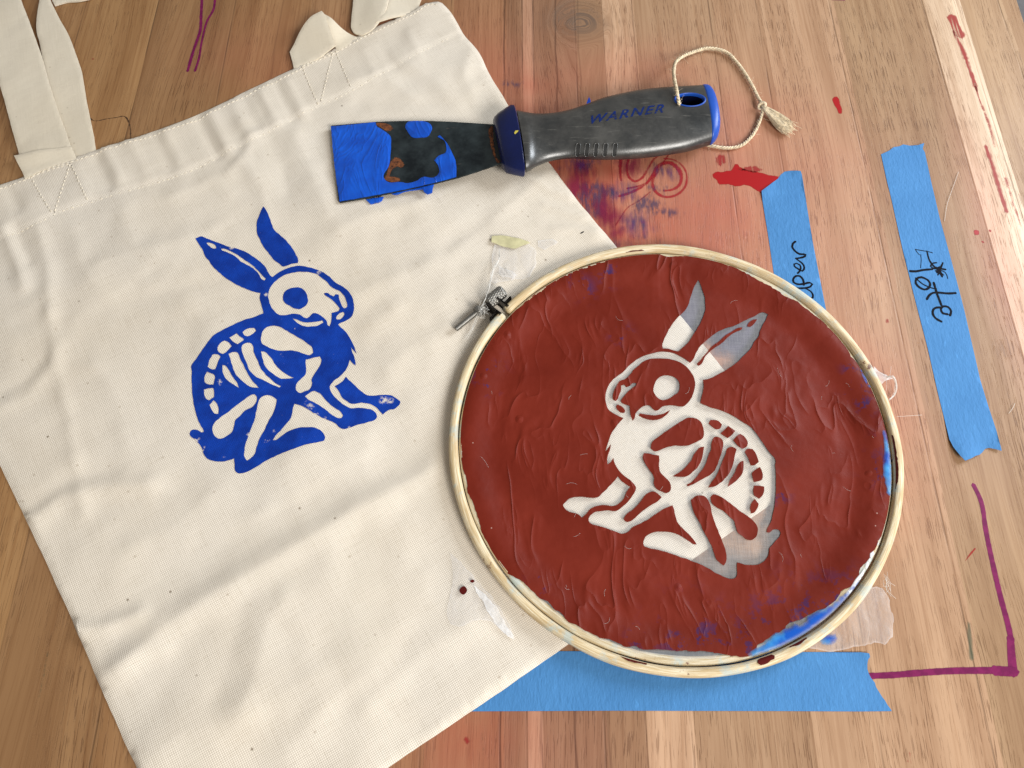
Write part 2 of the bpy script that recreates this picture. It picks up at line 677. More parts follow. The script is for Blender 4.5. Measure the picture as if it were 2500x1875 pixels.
def stain(name, col, nscale=90, lo=.42, hi=.56, fade=2.5, opa=.9, aniso=.35, rough=.45, rot=0, colb=None):
    """dried paint on wood: alpha from a soft border times broken noise"""
    m = NT(name)
    co = m.coord()
    n = m.noise(m.map(co, scale=(1, aniso, 1), rot=(0, 0, rot)), nscale, 5, .65)
    e = m.rng(m.attr('edge'), 0, fade)
    a = m.math('MULTIPLY', m.rng(m.math('ADD', n, m.math('MULTIPLY', e, .16)), lo, hi), m.math('POWER', e, .6))
    a = m.math('MULTIPLY', a, opa, clamp=True)
    c = col
    if colb:
        c = m.mix(m.rng(m.noise(co, nscale * .6, 3), .42, .58), col, colb)
    m.bs(col=c, rough=rough, spec=.2, alpha=a)
    return m.m


def tape_mat():
    m = NT('painters_tape')
    co = m.coord()
    n = m.noise(m.map(co, scale=(1, .45, 1), rot=(0, 0, .1)), 520, 3, .6)
    n2 = m.noise(co, 45, 3)
    n3 = m.noise(m.map(co, scale=(1, .3, 1), rot=(0, 0, .05)), 300, 4, .7)
    c = m.mix(m.rng(n2, .35, .65), (.060, .205, .455, 1), (.068, .225, .49, 1))
    c = m.mix(m.rng(n3, .60, .74, 0, .42), c, (.11, .36, .76, 1))
    h = m.math('ADD', n, m.math('MULTIPLY', n3, .8))
    m.bs(col=c, rough=.65, spec=.15, norm=m.bump(h, .6, .0006))
    return m.m


def red_paint():
    m = NT('red_screen_filler')
    co = m.coord()
    wob = m.n('ShaderNodeVectorMath', operation='SCALE', ins={0: m.noise(co, 11, 2, out='Color'), 'Scale': .034}).outputs[0]
    v = m.n('ShaderNodeVectorMath', operation='ADD', ins={0: co, 1: wob}).outputs[0]

    def ridge(rot, sc, an, off, pw):
        q = m.map(v, rot=(0, 0, rot), scale=(1, an, 1), loc=(off, off, 0))
        n = m.noise(q, sc, 2, .5, .45)
        r = m.math('SUBTRACT', 1, m.math('ABSOLUTE', m.math('MULTIPLY', m.math('SUBTRACT', n, .5), 3.2)), clamp=True)
        return m.math('POWER', r, pw)
    r1 = ridge(.55, 52, .30, .3, 7)
    r2 = ridge(.15, 85, .30, 1.9, 8)
    r3 = ridge(1.0, 34, .42, 4.1, 9)
    mk1 = m.rng(m.noise(co, 22, 2), .50, .62)
    mk2 = m.rng(m.noise(m.map(co, loc=(3, 1, 0)), 26, 2), .50, .64)
    mk3 = m.rng(m.noise(m.map(co, loc=(7, 2, 0)), 16, 2), .44, .58)
    h = m.math('MULTIPLY', r1, mk1)
    h = m.math('ADD', h, m.math('MULTIPLY', m.math('MULTIPLY', r2, mk2), .45))
    h = m.math('ADD', h, m.math('MULTIPLY', m.math('MULTIPLY', r3, mk3), 1.1))
    h = m.math('ADD', h, m.math('MULTIPLY', m.noise(co, 40, 3, .55), 1.5))
    # grit and blobs
    vo = m.n('ShaderNodeTexVoronoi', ins={'Vector': v, 'Scale': 75})
    sel = m.math('GREATER_THAN', m.n('ShaderNodeSeparateColor', ins={0: vo.outputs['Color']}).outputs[0], .86)
    h = m.math('ADD', h, m.math('MULTIPLY', m.math('MULTIPLY', m.rng(vo.outputs['Distance'], .2, .02), sel), 1.2))
    h = m.math('ADD', h, m.math('MULTIPLY', m.noise(co, 420, 3, .6), .12))
    nrm = m.bump(h, .62, .0009)
    t = m.noise(co, 24, 4, .6)
    c = m.mix(m.rng(t, .3, .7), (.128, .0115, .0045, 1), (.185, .0195, .0085, 1))
    # traces of old blue paint under the red
    bl = m.math('MULTIPLY', m.rng(m.noise(co, 110, 4, .7), .53, .6), m.attr('blue'), clamp=True)
    c = m.mix(m.math('MULTIPLY', bl, .8), c, (.02, .018, .10, 1))
    # small pale lint specks
    vo3 = m.n('ShaderNodeTexVoronoi', ins={'Vector': co, 'Scale': 140})
    sel3 = m.math('GREATER_THAN', m.n('ShaderNodeSeparateColor', ins={0: vo3.outputs['Color']}).outputs[2], .93)
    c = m.mix(m.math('MULTIPLY', m.math('MULTIPLY', m.rng(vo3.outputs['Distance'], .07, .03), sel3), .6), c, (.6, .42, .36, 1))
    m.bs(col=c, rough=m.rng(t, .3, .7, .42, .54), spec=.17, norm=nrm)
    return m.m


def bamboo(name, rad_c, col=(.80, .70, .51, 1), smears=True):
    """light bamboo bent round the hoop; the grain follows the ring"""
    m = NT(name)
    co = m.coord()
    sp = m.n('ShaderNodeSeparateXYZ', ins={0: co})
    ang = m.math('ARCTAN2', sp.outputs[1], sp.outputs[0])
    r = m.math('SQRT', m.math('ADD', m.math('MULTIPLY', sp.outputs[0], sp.outputs[0]),
                              m.math('MULTIPLY', sp.outputs[1], sp.outputs[1])))
    v = m.n('ShaderNodeCombineXYZ', ins={0: m.math('ADD', m.math('MULTIPLY', ang, .006), 0), 1: r, 2: sp.outputs[2]}).outputs[0]
    g = m.noise(v, 1500, 4, .6, .2)
    g2 = m.noise(m.n('ShaderNodeCombineXYZ', ins={0: m.math('MULTIPLY', ang, .02), 1: r, 2: sp.outputs[2]}).outputs[0], 330, 3)
    c = m.mix(m.rng(g, .38, .60), col, tuple(a * b for a, b in zip(col, (.72, .62, .46, 1))))
    c = m.mix(m.rng(g2, .50, .62, 0, .6), c, tuple(a * b for a, b in zip(col, (.62, .5, .34, 1))))
    if smears:
        s = m.noise(m.map(co, scale=(1, 1, .2)), 60, 5, .7)
        c = m.mix(m.rng(s, .53, .62, 0, .6), c, (.42, .54, .55, 1))
        s2 = m.noise(m.map(co, loc=(2, 3, 1)), 75, 5, .75)
        c = m.mix(m.rng(s2, .645, .69, 0, .8), c, (.11, .012, .008, 1))
        s3 = m.noise(m.map(co, loc=(5, 1, 1)), 90, 5, .75)
        c = m.mix(m.rng(s3, .68, .71, 0, .8), c, (.02, .07, .22, 1))
    m.bs(col=c, rough=.5, spec=.35, norm=m.bump(g, .55, .0004))
    return m.m


def sheer(name, opa=.36, col=(.82, .82, .86, 1), rot=.1, fade=0.0):
    m = NT(name)
    co = m.coord()
    v = m.map(co, rot=(0, 0, rot))
    s1 = m.noise(m.map(v, scale=(1, 16, 1)), 130, 3, .6)
    s2 = m.noise(m.map(v, scale=(16, 1, 1)), 130, 3, .6)
    t = m.math('ADD', m.math('MULTIPLY', s1, .5), m.math('MULTIPLY', s2, .5))
    a = m.math('MULTIPLY', m.rng(t, .35, .65, .75, 1.25), opa, clamp=True)
    a = m.math('MULTIPLY', a, m.rng(m.noise(co, 18, 2), .3, .7, .85, 1.15), clamp=True)
    if fade:
        a = m.math('MULTIPLY', a, m.rng(m.attr('edge'), 0, .9, 1.7, 1), clamp=True)
        cr = m.noise(m.map(co, rot=(0, 0, .4), scale=(1, .4, 1)), 150, 3, .6, .6)
        a = m.math('MULTIPLY', a, m.rng(cr, .3, .7, .6, 1.4), clamp=True)
        m.bs(norm=m.bump(cr, .6, .001))
    m.bs(col=col, rough=.5, spec=.2, alpha=a)
    return m.m


M['wood'] = wood_table()
M['marker'] = stain('marker_ink', (.17, .010, .085, 1), 220, .30, .38, .01, .96)
M['marker_solid'] = stain('marker_ink_solid', (.15, .006, .065, 1), 420, .27, .37, .35, .93, aniso=.12, colb=(.20, .010, .085, 1))
M['red_stain'] = stain('red_dried_paint', (.36, .010, .012, 1), 260, .34, .42, .7, .97, rough=.4)
M['red_smear'] = stain('red_smear', (.36, .03, .03, 1), 380, .50, .62, 1.4, .72, aniso=.06)
M['red_loop'] = stain('red_brushed_loop', (.38, .018, .028, 1), 300, .34, .62, .9, .72, aniso=.2)
M['blue_stain'] = stain('blue_dried_paint', (.085, .022, .15, 1), 300, .46, .72, 10, .66, aniso=.16, colb=(.05, .05, .15, 1))
M['purple_stain'] = stain('purple_dried_paint', (.25, .014, .06, 1), 240, .42, .68, 8, .62, aniso=.16)
M['slate_stain'] = stain('slate_blue_scrape', (.07, .06, .13, 1), 420, .52, .70, 6, .6, aniso=.25)
M['soft_blue'] = stain('blue_stain_and_shade', (.10, .095, .155, 1), 60, .25, .55, 8, .85, aniso=.6)  # blue-stained wood with the shade under the screen painted in
M['soft_grey'] = stain('soft_grey_patch', (.20, .17, .16, 1), 60, .25, .6, 8, .5, aniso=.6)  # soft grey tone on the wood under the lower screen
M['blue_spot'] = plain('blue_spot', (.01, .07, .5, 1), .4)
M['green_stain'] = stain('green_streak', (.06, .12, .08, 1), 150, .45, .62, 1.2, .42, aniso=.2)
M['tape'] = tape_mat()
M['ink'] = plain('black_ink', (.004, .004, .008, 1), .6, spec=.06)
M['red_paint'] = red_paint()
M['outer_bamboo'] = bamboo('outer_bamboo', 1)
M['inner_bamboo'] = bamboo('inner_bamboo', 1, (.72, .66, .52, 1))
M['screen'] = sheer('sheer_screen', .20, (.80, .81, .83, 1), .05)
M['tail'] = sheer('sheer_tail', .20, (.78, .78, .81, 1), .6, 4)
M['tailwhite'] = sheer('sheer_tail_folded', .38, (.84, .84, .85, 1), .6, 2)
M['rimwhite'] = stain('white_mesh_fold', (.78, .80, .82, 1), 160, .25, .45, .8, .95, aniso=1, rough=.6)
M['rimcloth'] = plain('pale_rim_cloth', (.66, .68, .68, 1), .6, var=.08, vs=80)
M['blue_wet'] = stain('blue_brushed_paint', (.006, .085, .46, 1), 130, .30, .5, 2.5, .97, aniso=1, rough=.35, colb=(.05, .30, .66, 1))
M['thread'] = plain('white_thread', (.78, .76, .72, 1), .8)
M['stitch'] = plain('stitch_thread', (.74, .67, .55, 1), .8)
M['steel_dark'] = None


def dark_steel():
    m = NT('blackened_blade')
    co = m.coord()
    n = m.noise(co, 70, 5, .65)
    n2 = m.noise(m.map(co, scale=(.25, 1, 1)), 260, 4, .6)
    c = m.mix(m.rng(n, .35, .68), (.006, .010, .013, 1), (.030, .042, .046, 1))
    c = m.mix(m.rng(n2, .66, .74, 0, .5), c, (.16, .13, .11, 1))
    m.bs(col=c, rough=m.rng(n, .3, .7, .28, .6), metal=.25, spec=.4, norm=m.bump(n2, .25, .0002))
    return m.m


def rubber():
    m = NT('grey_rubber')
    co = m.coord()
    n = m.noise(co, 38, 5, .65)
    n2 = m.noise(co, 600, 3, .6)
    c = m.mix(m.rng(n, .35, .68), (.013, .015, .016, 1), (.060, .058, .053, 1))
    n3 = m.noise(m.map(co, loc=(2, 2, 2)), 120, 4, .7)
    c = m.mix(m.rng(n3, .62, .72, 0, .5), c, (.028, .024, .020, 1))
    sc_ = m.noise(m.map(co, rot=(0, 0, -.18), scale=(.12, 1, 1)), 420, 4, .7)
    c = m.mix(m.rng(sc_, .60, .72, 0, .5), c, (.20, .19, .17, 1))
    n4 = m.noise(m.map(co, loc=(5, 1, 2)), 60, 5, .7)
    c = m.mix(m.rng(n4, .54, .66, 0, .7), c, (.018, .018, .018, 1))
    m.bs(col=c, rough=m.rng(n, .3, .7, .27, .42), spec=1.0, norm=m.bump(m.math('ADD', n2, m.math('MULTIPLY', n, .6)), .14, .0004))
    return m.m


def rust():
    m = NT('rust')
    co = m.coord()
    n = m.noise(co, 320, 4, .7)
    m.bs(col=m.mix(m.rng(n, .35, .65), (.05, .012, .004, 1), (.24, .075, .018, 1)), rough=.8, norm=m.bump(n, .7, .0005),
         alpha=m.math('MULTIPLY', m.rng(m.attr('edge'), 0, .7), m.rng(n, .3, .42), clamp=True))
    return m.m


def wet_blue():
    m = NT('wet_blue_paint')
    co = m.coord()
    v = m.map(co, rot=(0, 0, .7), scale=(1, .3, 1))
    n = m.noise(v, 60, 3, .5, 1.2)
    r = m.math('POWER', m.math('SUBTRACT', 1, m.math('ABSOLUTE', m.math('MULTIPLY', m.math('SUBTRACT', n, .5), 5)), clamp=True), 4)
    c = m.mix(m.rng(m.noise(co, 80, 3), .35, .65), (.002, .065, .46, 1), (.003, .095, .60, 1))
    h = m.math('ADD', r, m.math('MULTIPLY', m.noise(co, 150, 3), .6))
    m.bs(col=c, rough=.33, spec=.45, norm=m.bump(h, .5, .0007))
    return m.m


M['blade'] = dark_steel()
M['rubber'] = rubber()
M['rust'] = rust()
M['wet_blue'] = wet_blue()
M['navy'] = plain('navy_plastic', (.002, .008, .070, 1), .3, spec=.4, bscale=200, bstr=.08, var=.25, vs=50)
M['capblue'] = plain('blue_plastic', (.010, .075, .42, 1), .36, spec=.5, bscale=200, bstr=.08, var=.15, vs=60)
lm_ = NT('worn_lettering')
_c = lm_.coord()
lm_.bs(col=(.005, .020, .13, 1), rough=.5, spec=.2, alpha=lm_.rng(lm_.noise(_c, 420, 4, .7), .38, .50, .15, 1))
M['letter'] = lm_.m
M['dark'] = plain('dark_recess', (.02, .02, .02, 1), .6)
M['twine'] = plain('jute_twine', (.74, .62, .44, 1), .9, spec=.1, bscale=1400, bstr=.9, bdist=.0006, var=.35, vs=500)
M['steel'] = plain('zinc_steel', (.27, .26, .24, 1), .42, metal=.9, bscale=500, bstr=.1, var=.2, vs=200)
M['blackmetal'] = plain('black_metal', (.018, .014, .012, 1), .38, metal=.4, var=.4, vs=200)
M['yellow'] = plain('yellowed_glue', (.60, .56, .33, 1), .6, bscale=160, bstr=.3, var=.2, vs=150)
M['drop'] = plain('dark_red_drop', (.09, .006, .005, 1), .3)
M['crackc'] = plain('wood_crack', (.075, .038, .018, 1), .7)
M['floor'] = plain('grey_floor', (.33, .33, .35, 1), .8, var=.1)

# ------------------------------------------------------------------ setting: floor and table
me = mesh_from('floor', [(-3, -3, -.75), (3, -3, -.75), (3, 3, -.75), (-3, 3, -.75)], [(0, 1, 2, 3)])
fl = obj('floor', me, M['floor'])
fl['kind'] = 'structure'

KN = np.array(P(1415, 55))          # knot


def build_table():
    xr = 0.3385 + 0.0
    x0, x1, y0, y1 = -.62, .62, -.50, .62
    xs = np.arange(x0, x1 + 1e-6, .004)
    ys = np.arange(y0, y1 + 1e-6, .004)
    # right-hand edge of the table: through (2481,0) and (2500,70)
    e0, e1 = np.array(P(2481, 0)), np.array(P(2500, 70))
    sl = (e1[0] - e0[0]) / (e1[1] - e0[1])
    X, Y = np.meshgrid(xs, ys)
    ex = e0[0] + (Y - e0[1]) * sl * .3 
    X = x0 + (X - x0) / (x1 - x0) * (ex - x0)
    v = np.c_[X.ravel(), Y.ravel(), np.zeros(X.size)]
    nx, ny = len(xs), len(ys)
    F = []
    for j in range(ny - 1):
        for i in range(nx - 1):
            a = j * nx + i
            F.append((a, a + 1, a + nx + 1, a + nx))
    # thickness on the right side and far side
    T = .028
    n0 = len(v)
    side = [j * nx + nx - 1 for j in range(ny)]
    bev = []
    vs = v.tolist()
    for a in side:
        vs.append([v[a][0] + .0012, v[a][1], -.0012])
    for a in side:
        vs.append([v[a][0] + .0012, v[a][1], -T])
    for j in range(ny - 1):
        F.append((side[j], n0 + j, n0 + j + 1, side[j + 1]))
        F.append((n0 + j, n0 + ny + j, n0 + ny + j + 1, n0 + j + 1))
    b0 = len(vs)
    vs += [[x0, y0, -T], [x0, y1, -T]]
    F.append((b0, b0 + 1, n0 + 2 * ny - 1, n0 + ny))
    me = mesh_from('table_top', vs, F)
    V = np.array(vs)
    x, y = V[:, 0], V[:, 1]
    # grain bends round the knot and wanders
    dx, dy = x - KN[0], y - KN[1]
    r = np.sqrt(dx ** 2 + (dy * .95) ** 2)
    th = np.arctan2(dy, dx)
    g = x + .0016 * np.sin(y * 19 + x * 8) + .0016 * vnoise(x, y, .12, 3, 2)
    push = .016 * np.exp(-(dy / .055) ** 2) * np.exp(-(np.abs(dx) / .030) ** 2) * np.tanh(dx / .006)
    g2 = g - push * .8
    rr = r + .003 * vnoise(x, y, .014, 5, 2)
    kf = np.clip((.025 - r) / .012, 0, 1)
    kf = kf * kf * (3 - 2 * kf)
    g2 = g2 * (1 - kf) + (KN[0] + rr * 1.3) * kf
    # left top: cathedral figure
    c2 = np.array(P(330, 250))
    d2x, d2y = x - c2[0], y - c2[1]
    g2 += .010 * np.exp(-(d2y / .10) ** 2) * np.exp(-(d2x / .03) ** 2) * np.tanh(d2x / .008)
    c3 = np.array(P(150, 1560))
    d3x, d3y = x - c3[0], y - c3[1]
    g2 += .010 * np.exp(-(d3y / .09) ** 2) * np.exp(-(d3x / .03) ** 2) * np.tanh(d3x / .01)

    def soft(px, py, rx, ry, zz=0, p=2):
        c = np.array(P(px, py))
        k = .00024
        return np.exp(-((np.abs(x - c[0]) / (rx * k)) ** p + (np.abs(y - c[1]) / (ry * k)) ** p))
    wob = 1 + .28 * vnoise(x, y, .05, 8, 3)
    wash = np.maximum.reduce([
        1.0 * soft(1560, 500, 540, 400, p=2.4), .6 * soft(1180, 260, 300, 260), .55 * soft(1780, 900, 430, 330),
        .5 * soft(1500, 180, 320, 130), .55 * soft(2100, 1000, 170, 260), .34 * soft(700, 130, 260, 160),
        .38 * soft(950, 60, 110, 90), .42 * soft(1150, 1830, 300, 110), .22 * soft(2100, 480, 260, 300), .45 * soft(2420, 600, 60, 420)])
    wash = np.clip(wash * wob, 0, 1)
    deep = np.maximum.reduce([
        .95 * soft(1400, 470, 170, 150), .95 * soft(1480, 590, 170, 90), .55 * soft(1290, 290, 110, 70), .75 * soft(1390, 410, 120, 60),
        .35 * soft(1150, 1800, 120, 80), .3 * soft(1300, 210, 130, 60), .35 * soft(850, 200, 200, 80), .5 * soft(1560, 560, 160, 90)])
    pale = .0 * soft(1600, 900, 10, 10)
    knot = np.clip(1.1 * soft(1405, 45, 85, 75) * (1 + .5 * vnoise(x, y, .02, 12, 3)), 0, 1)
    for nme, val in (('grain', g2), ('wash', wash), ('deep', np.clip(deep * wob, 0, 1)), ('pale', pale), ('knot', knot)):
        at = me.attributes.new(nme, 'FLOAT', 'POINT')
        at.data.foreach_set('value', val.astype(np.float32))
    o = obj('table_top', me, M['wood'], smooth=False)
    o['kind'] = 'structure'
    return o


table = build_table()


def ztab(e):
    return e


def mark(kind, pts, mat, zz=5e-5, sp=.0015, smooth=True, jitter=.0002, label=None, sharp=50, seed=1):
    c = smooth_closed(PW(pts), .0012, sharp, jitter, seed=seed) if smooth else PW(pts)
    return sheet(kind, [c], zz, M[mat], table, sp, fade=True, label=label)


def blob(cx, cy, rx, ry, n=16, rough=.25, seed=0, rot=0):
    r = np.random.RandomState(seed)
    a = np.linspace(0, 2 * np.pi, n, endpoint=False)
    k = 1 + r.uniform(-rough, rough, n)
    x, y = np.cos(a) * rx * k, np.sin(a) * ry * k
    c, s = math.cos(rot), math.sin(rot)
    return [(cx + x[i] * c - y[i] * s, cy + x[i] * s + y[i] * c) for i in range(n)]


# marker lines
PXM = .00024
ribbon_mesh('marker_line', [(PW([(2376, 1183), (2395, 1224), (2407, 1296), (2426, 1387), (2443, 1459), (2462, 1530), (2469, 1565)]), [11 * PXM, 12 * PXM, 13 * PXM, 14 * PXM]),
                            (PW([(2467, 1556), (2468, 1580), (2470, 1607), (2474, 1646)]), [17 * PXM, 19 * PXM, 20 * PXM])],
            7e-5, M['marker_solid'], table, 'magenta marker line running down the right side', jit=.07)
ribbon_mesh('marker_line', [(PW([(2100, 1651), (2180, 1648), (2242, 1643), (2323, 1638), (2385, 1637), (2440, 1637)]), [13 * PXM, 14 * PXM, 15 * PXM]),
                            (PW([(2425, 1637), (2455, 1639), (2481, 1640)]), [21 * PXM, 20 * PXM])],
            10e-5, M['marker_solid'], table, 'magenta marker line running across below the hoop', jit=.06, seed=4)
ribbon_mesh('marker_line', [(PW([(494, -40), (493, 0), (491, 40), (489, 74), (479, 105), (469, 135), (458, 174)]), [9 * PXM, 10 * PXM, 9 * PXM])],
            7e-5, M['marker_solid'], table, jit=.1, seed=5)
ribbon_mesh('marker_line', [(PW([(527, -40), (525, 0), (521, 24), (506, 51), (498, 78), (491, 111), (486, 142), (476, 174)]), [7 * PXM, 8 * PXM, 7 * PXM, 8 * PXM])],
            9e-5, M['marker_solid'], table, jit=.1, seed=6)
ribbon_mesh('marker_line', [(PW([(2030, -2), (2062, -1)]), [9 * PXM])], 7e-5, M['marker_solid'], table)
# red paint splat and other dried marks
z3 = lambda l: zc(l, 1300, 360, 3.687)
mark('paint_stain', z3([(1600, 240), (1650, 205), (1700, 215), (1780, 205), (1835, 135), (1880, 185), (1950, 205), (2060, 230), (2250, 270),
                        (2230, 320), (2110, 420), (2050, 415), (2020, 395), (1960, 350), (1900, 340), (1860, 355), (1780, 340), (1700, 330), (1650, 345),
                        (1655, 300), (1620, 270)]), 'red_stain', label='dark red paint splat running under the shorter tape', jitter=.00035)
mark('paint_stain', z3(blob(1685, 110, 55, 60, seed=3)), 'red_smear')
mark('paint_stain', z3(blob(1960, 195, 120, 28, seed=4)), 'red_smear')
z5 = lambda l: zc(l, 1900, 0, 3.318)
mark('paint_stain', z5([(435, 800), (460, 768), (485, 790), (505, 850), (520, 910), (500, 945), (475, 890)]), 'red_stain')
for i, (pp, wd) in enumerate([([(1400, 130), (1440, 220), (1480, 300)], 110), ([(1420, 250), (1500, 420), (1550, 560), (1610, 740)], 60),
                              ([(1590, 680), (1640, 830), (1700, 1000), (1760, 1200)], 40), ([(1680, 1180), (1740, 1360), (1800, 1560), (1850, 1720)], 55),
                              ([(1840, 1440), (1900, 1640), (1960, 1830)], 35)]):
    pw = PW(z5(pp))
    c = ribbon(pw, wd / 3.318 * PXM, .002, jit=.2, seed=i)
    sheet('paint_stain', [c], 6e-5, M['red_smear'], table, .0012, fade=True)
z6 = lambda l: zc(l, 1800, 320, 2.0229)
for a in ((1180, 500, 16, 14), (1212, 546, 9, 9), (1248, 492, 8, 7), (1160, 508, 6, 6)):
    mark('paint_stain', z6(blob(*a, n=9, seed=int(a[0]))), 'red_stain', sp=.0008, jitter=.0001)
mark('paint_stain', z6(blob(742, 938, 11, 14, n=10, seed=5, rough=.12)), 'rust' if 0 else 'red_smear', sp=.0008, jitter=0)
ribbon_mesh('paint_stain', [(PW([(2357, 1369), (2368, 1354), (2381, 1339)]), [1.5 * PXM, 5 * PXM, 4 * PXM])], 6e-5, M['red_stain'], table)
for a in ((2307, 1307, 6, 5), (2311, 1303, 3, 4)):
    mark('paint_stain', blob(*a, n=8, seed=3), 'slate_stain', sp=.0008)
for i, (pp, wd) in enumerate([([(1180, 1776), (1179, 1810), (1181, 1844)], 5), ([(119, 1580), (112, 1620), (104, 1665), (96, 1705)], 6),
                              ([(2365, 1520), (2370, 1580), (2372, 1610)], 14)]):
    sheet('paint_stain', [ribbon(PW(pp), wd * PXM, .002, jit=.2, seed=i)], 6e-5, M['green_stain'], table, .001, fade=True)
mark('paint_stain', blob(1140, 1808, 20, 10, seed=9), 'red_smear')
mark('paint_stain', blob(2216, 1850, 9, 26, seed=9), 'red_smear')
mark('paint_stain', blob(228, 144, 7, 3, seed=8), 'red_smear', sp=.0008)
ribbon_mesh('wood_crack', [(PW([(214, 283), (230, 295), (262, 290), (284, 287), (303, 284), (314, 297), (319, 334), (318, 350)]), [3.2 * PXM, 2.4 * PXM, 3.2 * PXM, 2.4 * PXM])],
            6e-5, M['crackc'], table, jit=.7, seed=3, step=.0009)
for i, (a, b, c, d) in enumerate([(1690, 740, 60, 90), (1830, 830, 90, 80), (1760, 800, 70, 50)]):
    mark('paint_stain', blob(a, b, c, d, 14, .2, 60 + i), 'soft_blue', zz=1.2e-4 + i * 2e-5, jitter=0, sp=.003)  # below the stencil ears: blue stain plus painted cavity shade
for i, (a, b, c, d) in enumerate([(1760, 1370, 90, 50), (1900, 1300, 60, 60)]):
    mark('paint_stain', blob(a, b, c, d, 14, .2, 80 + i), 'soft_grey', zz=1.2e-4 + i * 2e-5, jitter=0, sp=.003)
# brushed loops and blots right of the bag
LOOP = [([(1185, 100), (1280, 115), (1360, 180), (1390, 270), (1370, 360), (1290, 430), (1190, 445), (1110, 400), (1080, 320), (1100, 220), (1160, 150), (1240, 140), (1310, 190), (1340, 270), (1320, 340), (1260, 380), (1180, 390)], [26, 30, 44, 60, 30]),
        ([(870, 90), (850, 180), (870, 270), (920, 305), (980, 280), (1040, 190), (1090, 110), (1150, 60)], [40, 34, 26]),
        ([(1240, 40), (1170, 150), (1090, 270), (980, 340), (850, 370)], [20, 26, 30]),
        ([(1060, 400), (960, 480), (860, 540), (800, 620), (750, 700)], [20, 18, 22]),
        ([(800, 90), (790, 200), (800, 300)], [50, 30]), ([(1080, 250), (1020, 330), (900, 400), (780, 440)], [36, 40])]
for i, (pp, wd) in enumerate(LOOP):
    ww = [a / 3.687 * PXM for a in wd]
    sheet_c = ribbon(PW(z3(pp)), ww, .002, jit=.1, seed=i)
    p = smooth_closed(PW(z3(pp)), .002, 200, 0, closed=False)
    o = ribbon_mesh('paint_stain', [(PW(z3(pp)), ww)], 6e-5 + i * 1.5e-5, M['red_loop'], table, jit=.15, seed=i)
BL = [(800, 410, 180, 130, 'blue_stain'), (1160, 210, 150, 100, 'blue_stain'), (1270, 230, 110, 90, 'blue_stain'), (700, 620, 170, 110, 'purple_stain'),
      (400, 150, 190, 110, 'blue_stain'), (520, 180, 60, 60, 'slate_stain'), (1010, 520, 170, 110, 'slate_stain'), (950, 690, 230, 130, 'blue_stain'),
      (1190, 590, 160, 70, 'slate_stain'), (830, 870, 150, 80, 'blue_stain'), (1030, 800, 70, 40, 'blue_stain'), (1140, 380, 150, 60, 'slate_stain'),
      (880, 180, 160, 130, 'purple_stain'), (560, 430, 190, 190, 'slate_stain'), (760, 780, 160, 90, 'purple_stain'), (1130, 840, 30, 60, 'slate_stain'),
      (1340, 880, 40, 28, 'slate_stain'), (420, 320, 160, 200, 'purple_stain'), (640, 520, 110, 200, 'purple_stain')]
for i, (a, b, c, d, mt) in enumerate(BL):
    mark('paint_stain', z3(blob(a, b, c, d, 14, .25, i)), mt, zz=1.6e-4 + i * 1.2e-5, jitter=0)
mark('paint_stain', zc(blob(1540, 190, 0, 0), 800, 80, 3.687) if 0 else blob(1250, 205, 40, 12, seed=5), 'slate_stain')
mark('paint_stain', zc([(280, 630), (296, 580), (310, 548), (322, 580), (328, 630)], 1350, 80, 3.511), 'blue_spot', smooth=False)
mark('paint_stain', z3([(1890, 730), (1950, 788), (1892, 830)]), 'purple_stain', sp=.001, smooth=False)

# ------------------------------------------------------------------ tote bag
ZB = .0017
BAG_PX = [(-262, 585), (-130, 505), (0, 449), (60, 428), (112, 404), (180, 383), (235, 365), (340, 330), (400, 309), (498, 270), (600, 220), (644, 199), (725, 161), (819, 114),
          (888, 77), (950, 49), (1010, 24), (1040, 8), (1059, 3), (1079, 6), (1100, 28), (1136, 87), (1169, 126), (1190, 170), (1210, 203),
          (1245, 261), (1300, 342), (1338, 391), (1400, 473), (1512, 607), (1590, 690), (1661, 768), (1771, 903), (1880, 1035), (1978, 1150), (1985, 1160), (1978, 1166),
          (1891, 1226), (1780, 1303), (1683, 1372), (1385, 1575), (1150, 1738), (945, 1875), (800, 1975), (480, 2188), (466, 2180), (400, 2020), (327, 1865), (274, 1749),
          (174, 1514), (69, 1285), (0, 1142), (-70, 1000), (-160, 820)]
bag_c = smooth_closed(PW(BAG_PX, ZB), .0035, 38, .00012, seed=3)
hem_px = [(-150, 640), (17, 577), (101, 543), (135, 522), (219, 494), (371, 449), (461, 419), (540, 378), (616, 342), (709, 293), (778, 257), (860, 222), (925, 185), (1010, 138), (1108, 87), (1140, 72)]
hem_w = PW(hem_px, ZB)
HOOP_C = np.array([.0907, -.0350])
HOOP_R = .1261

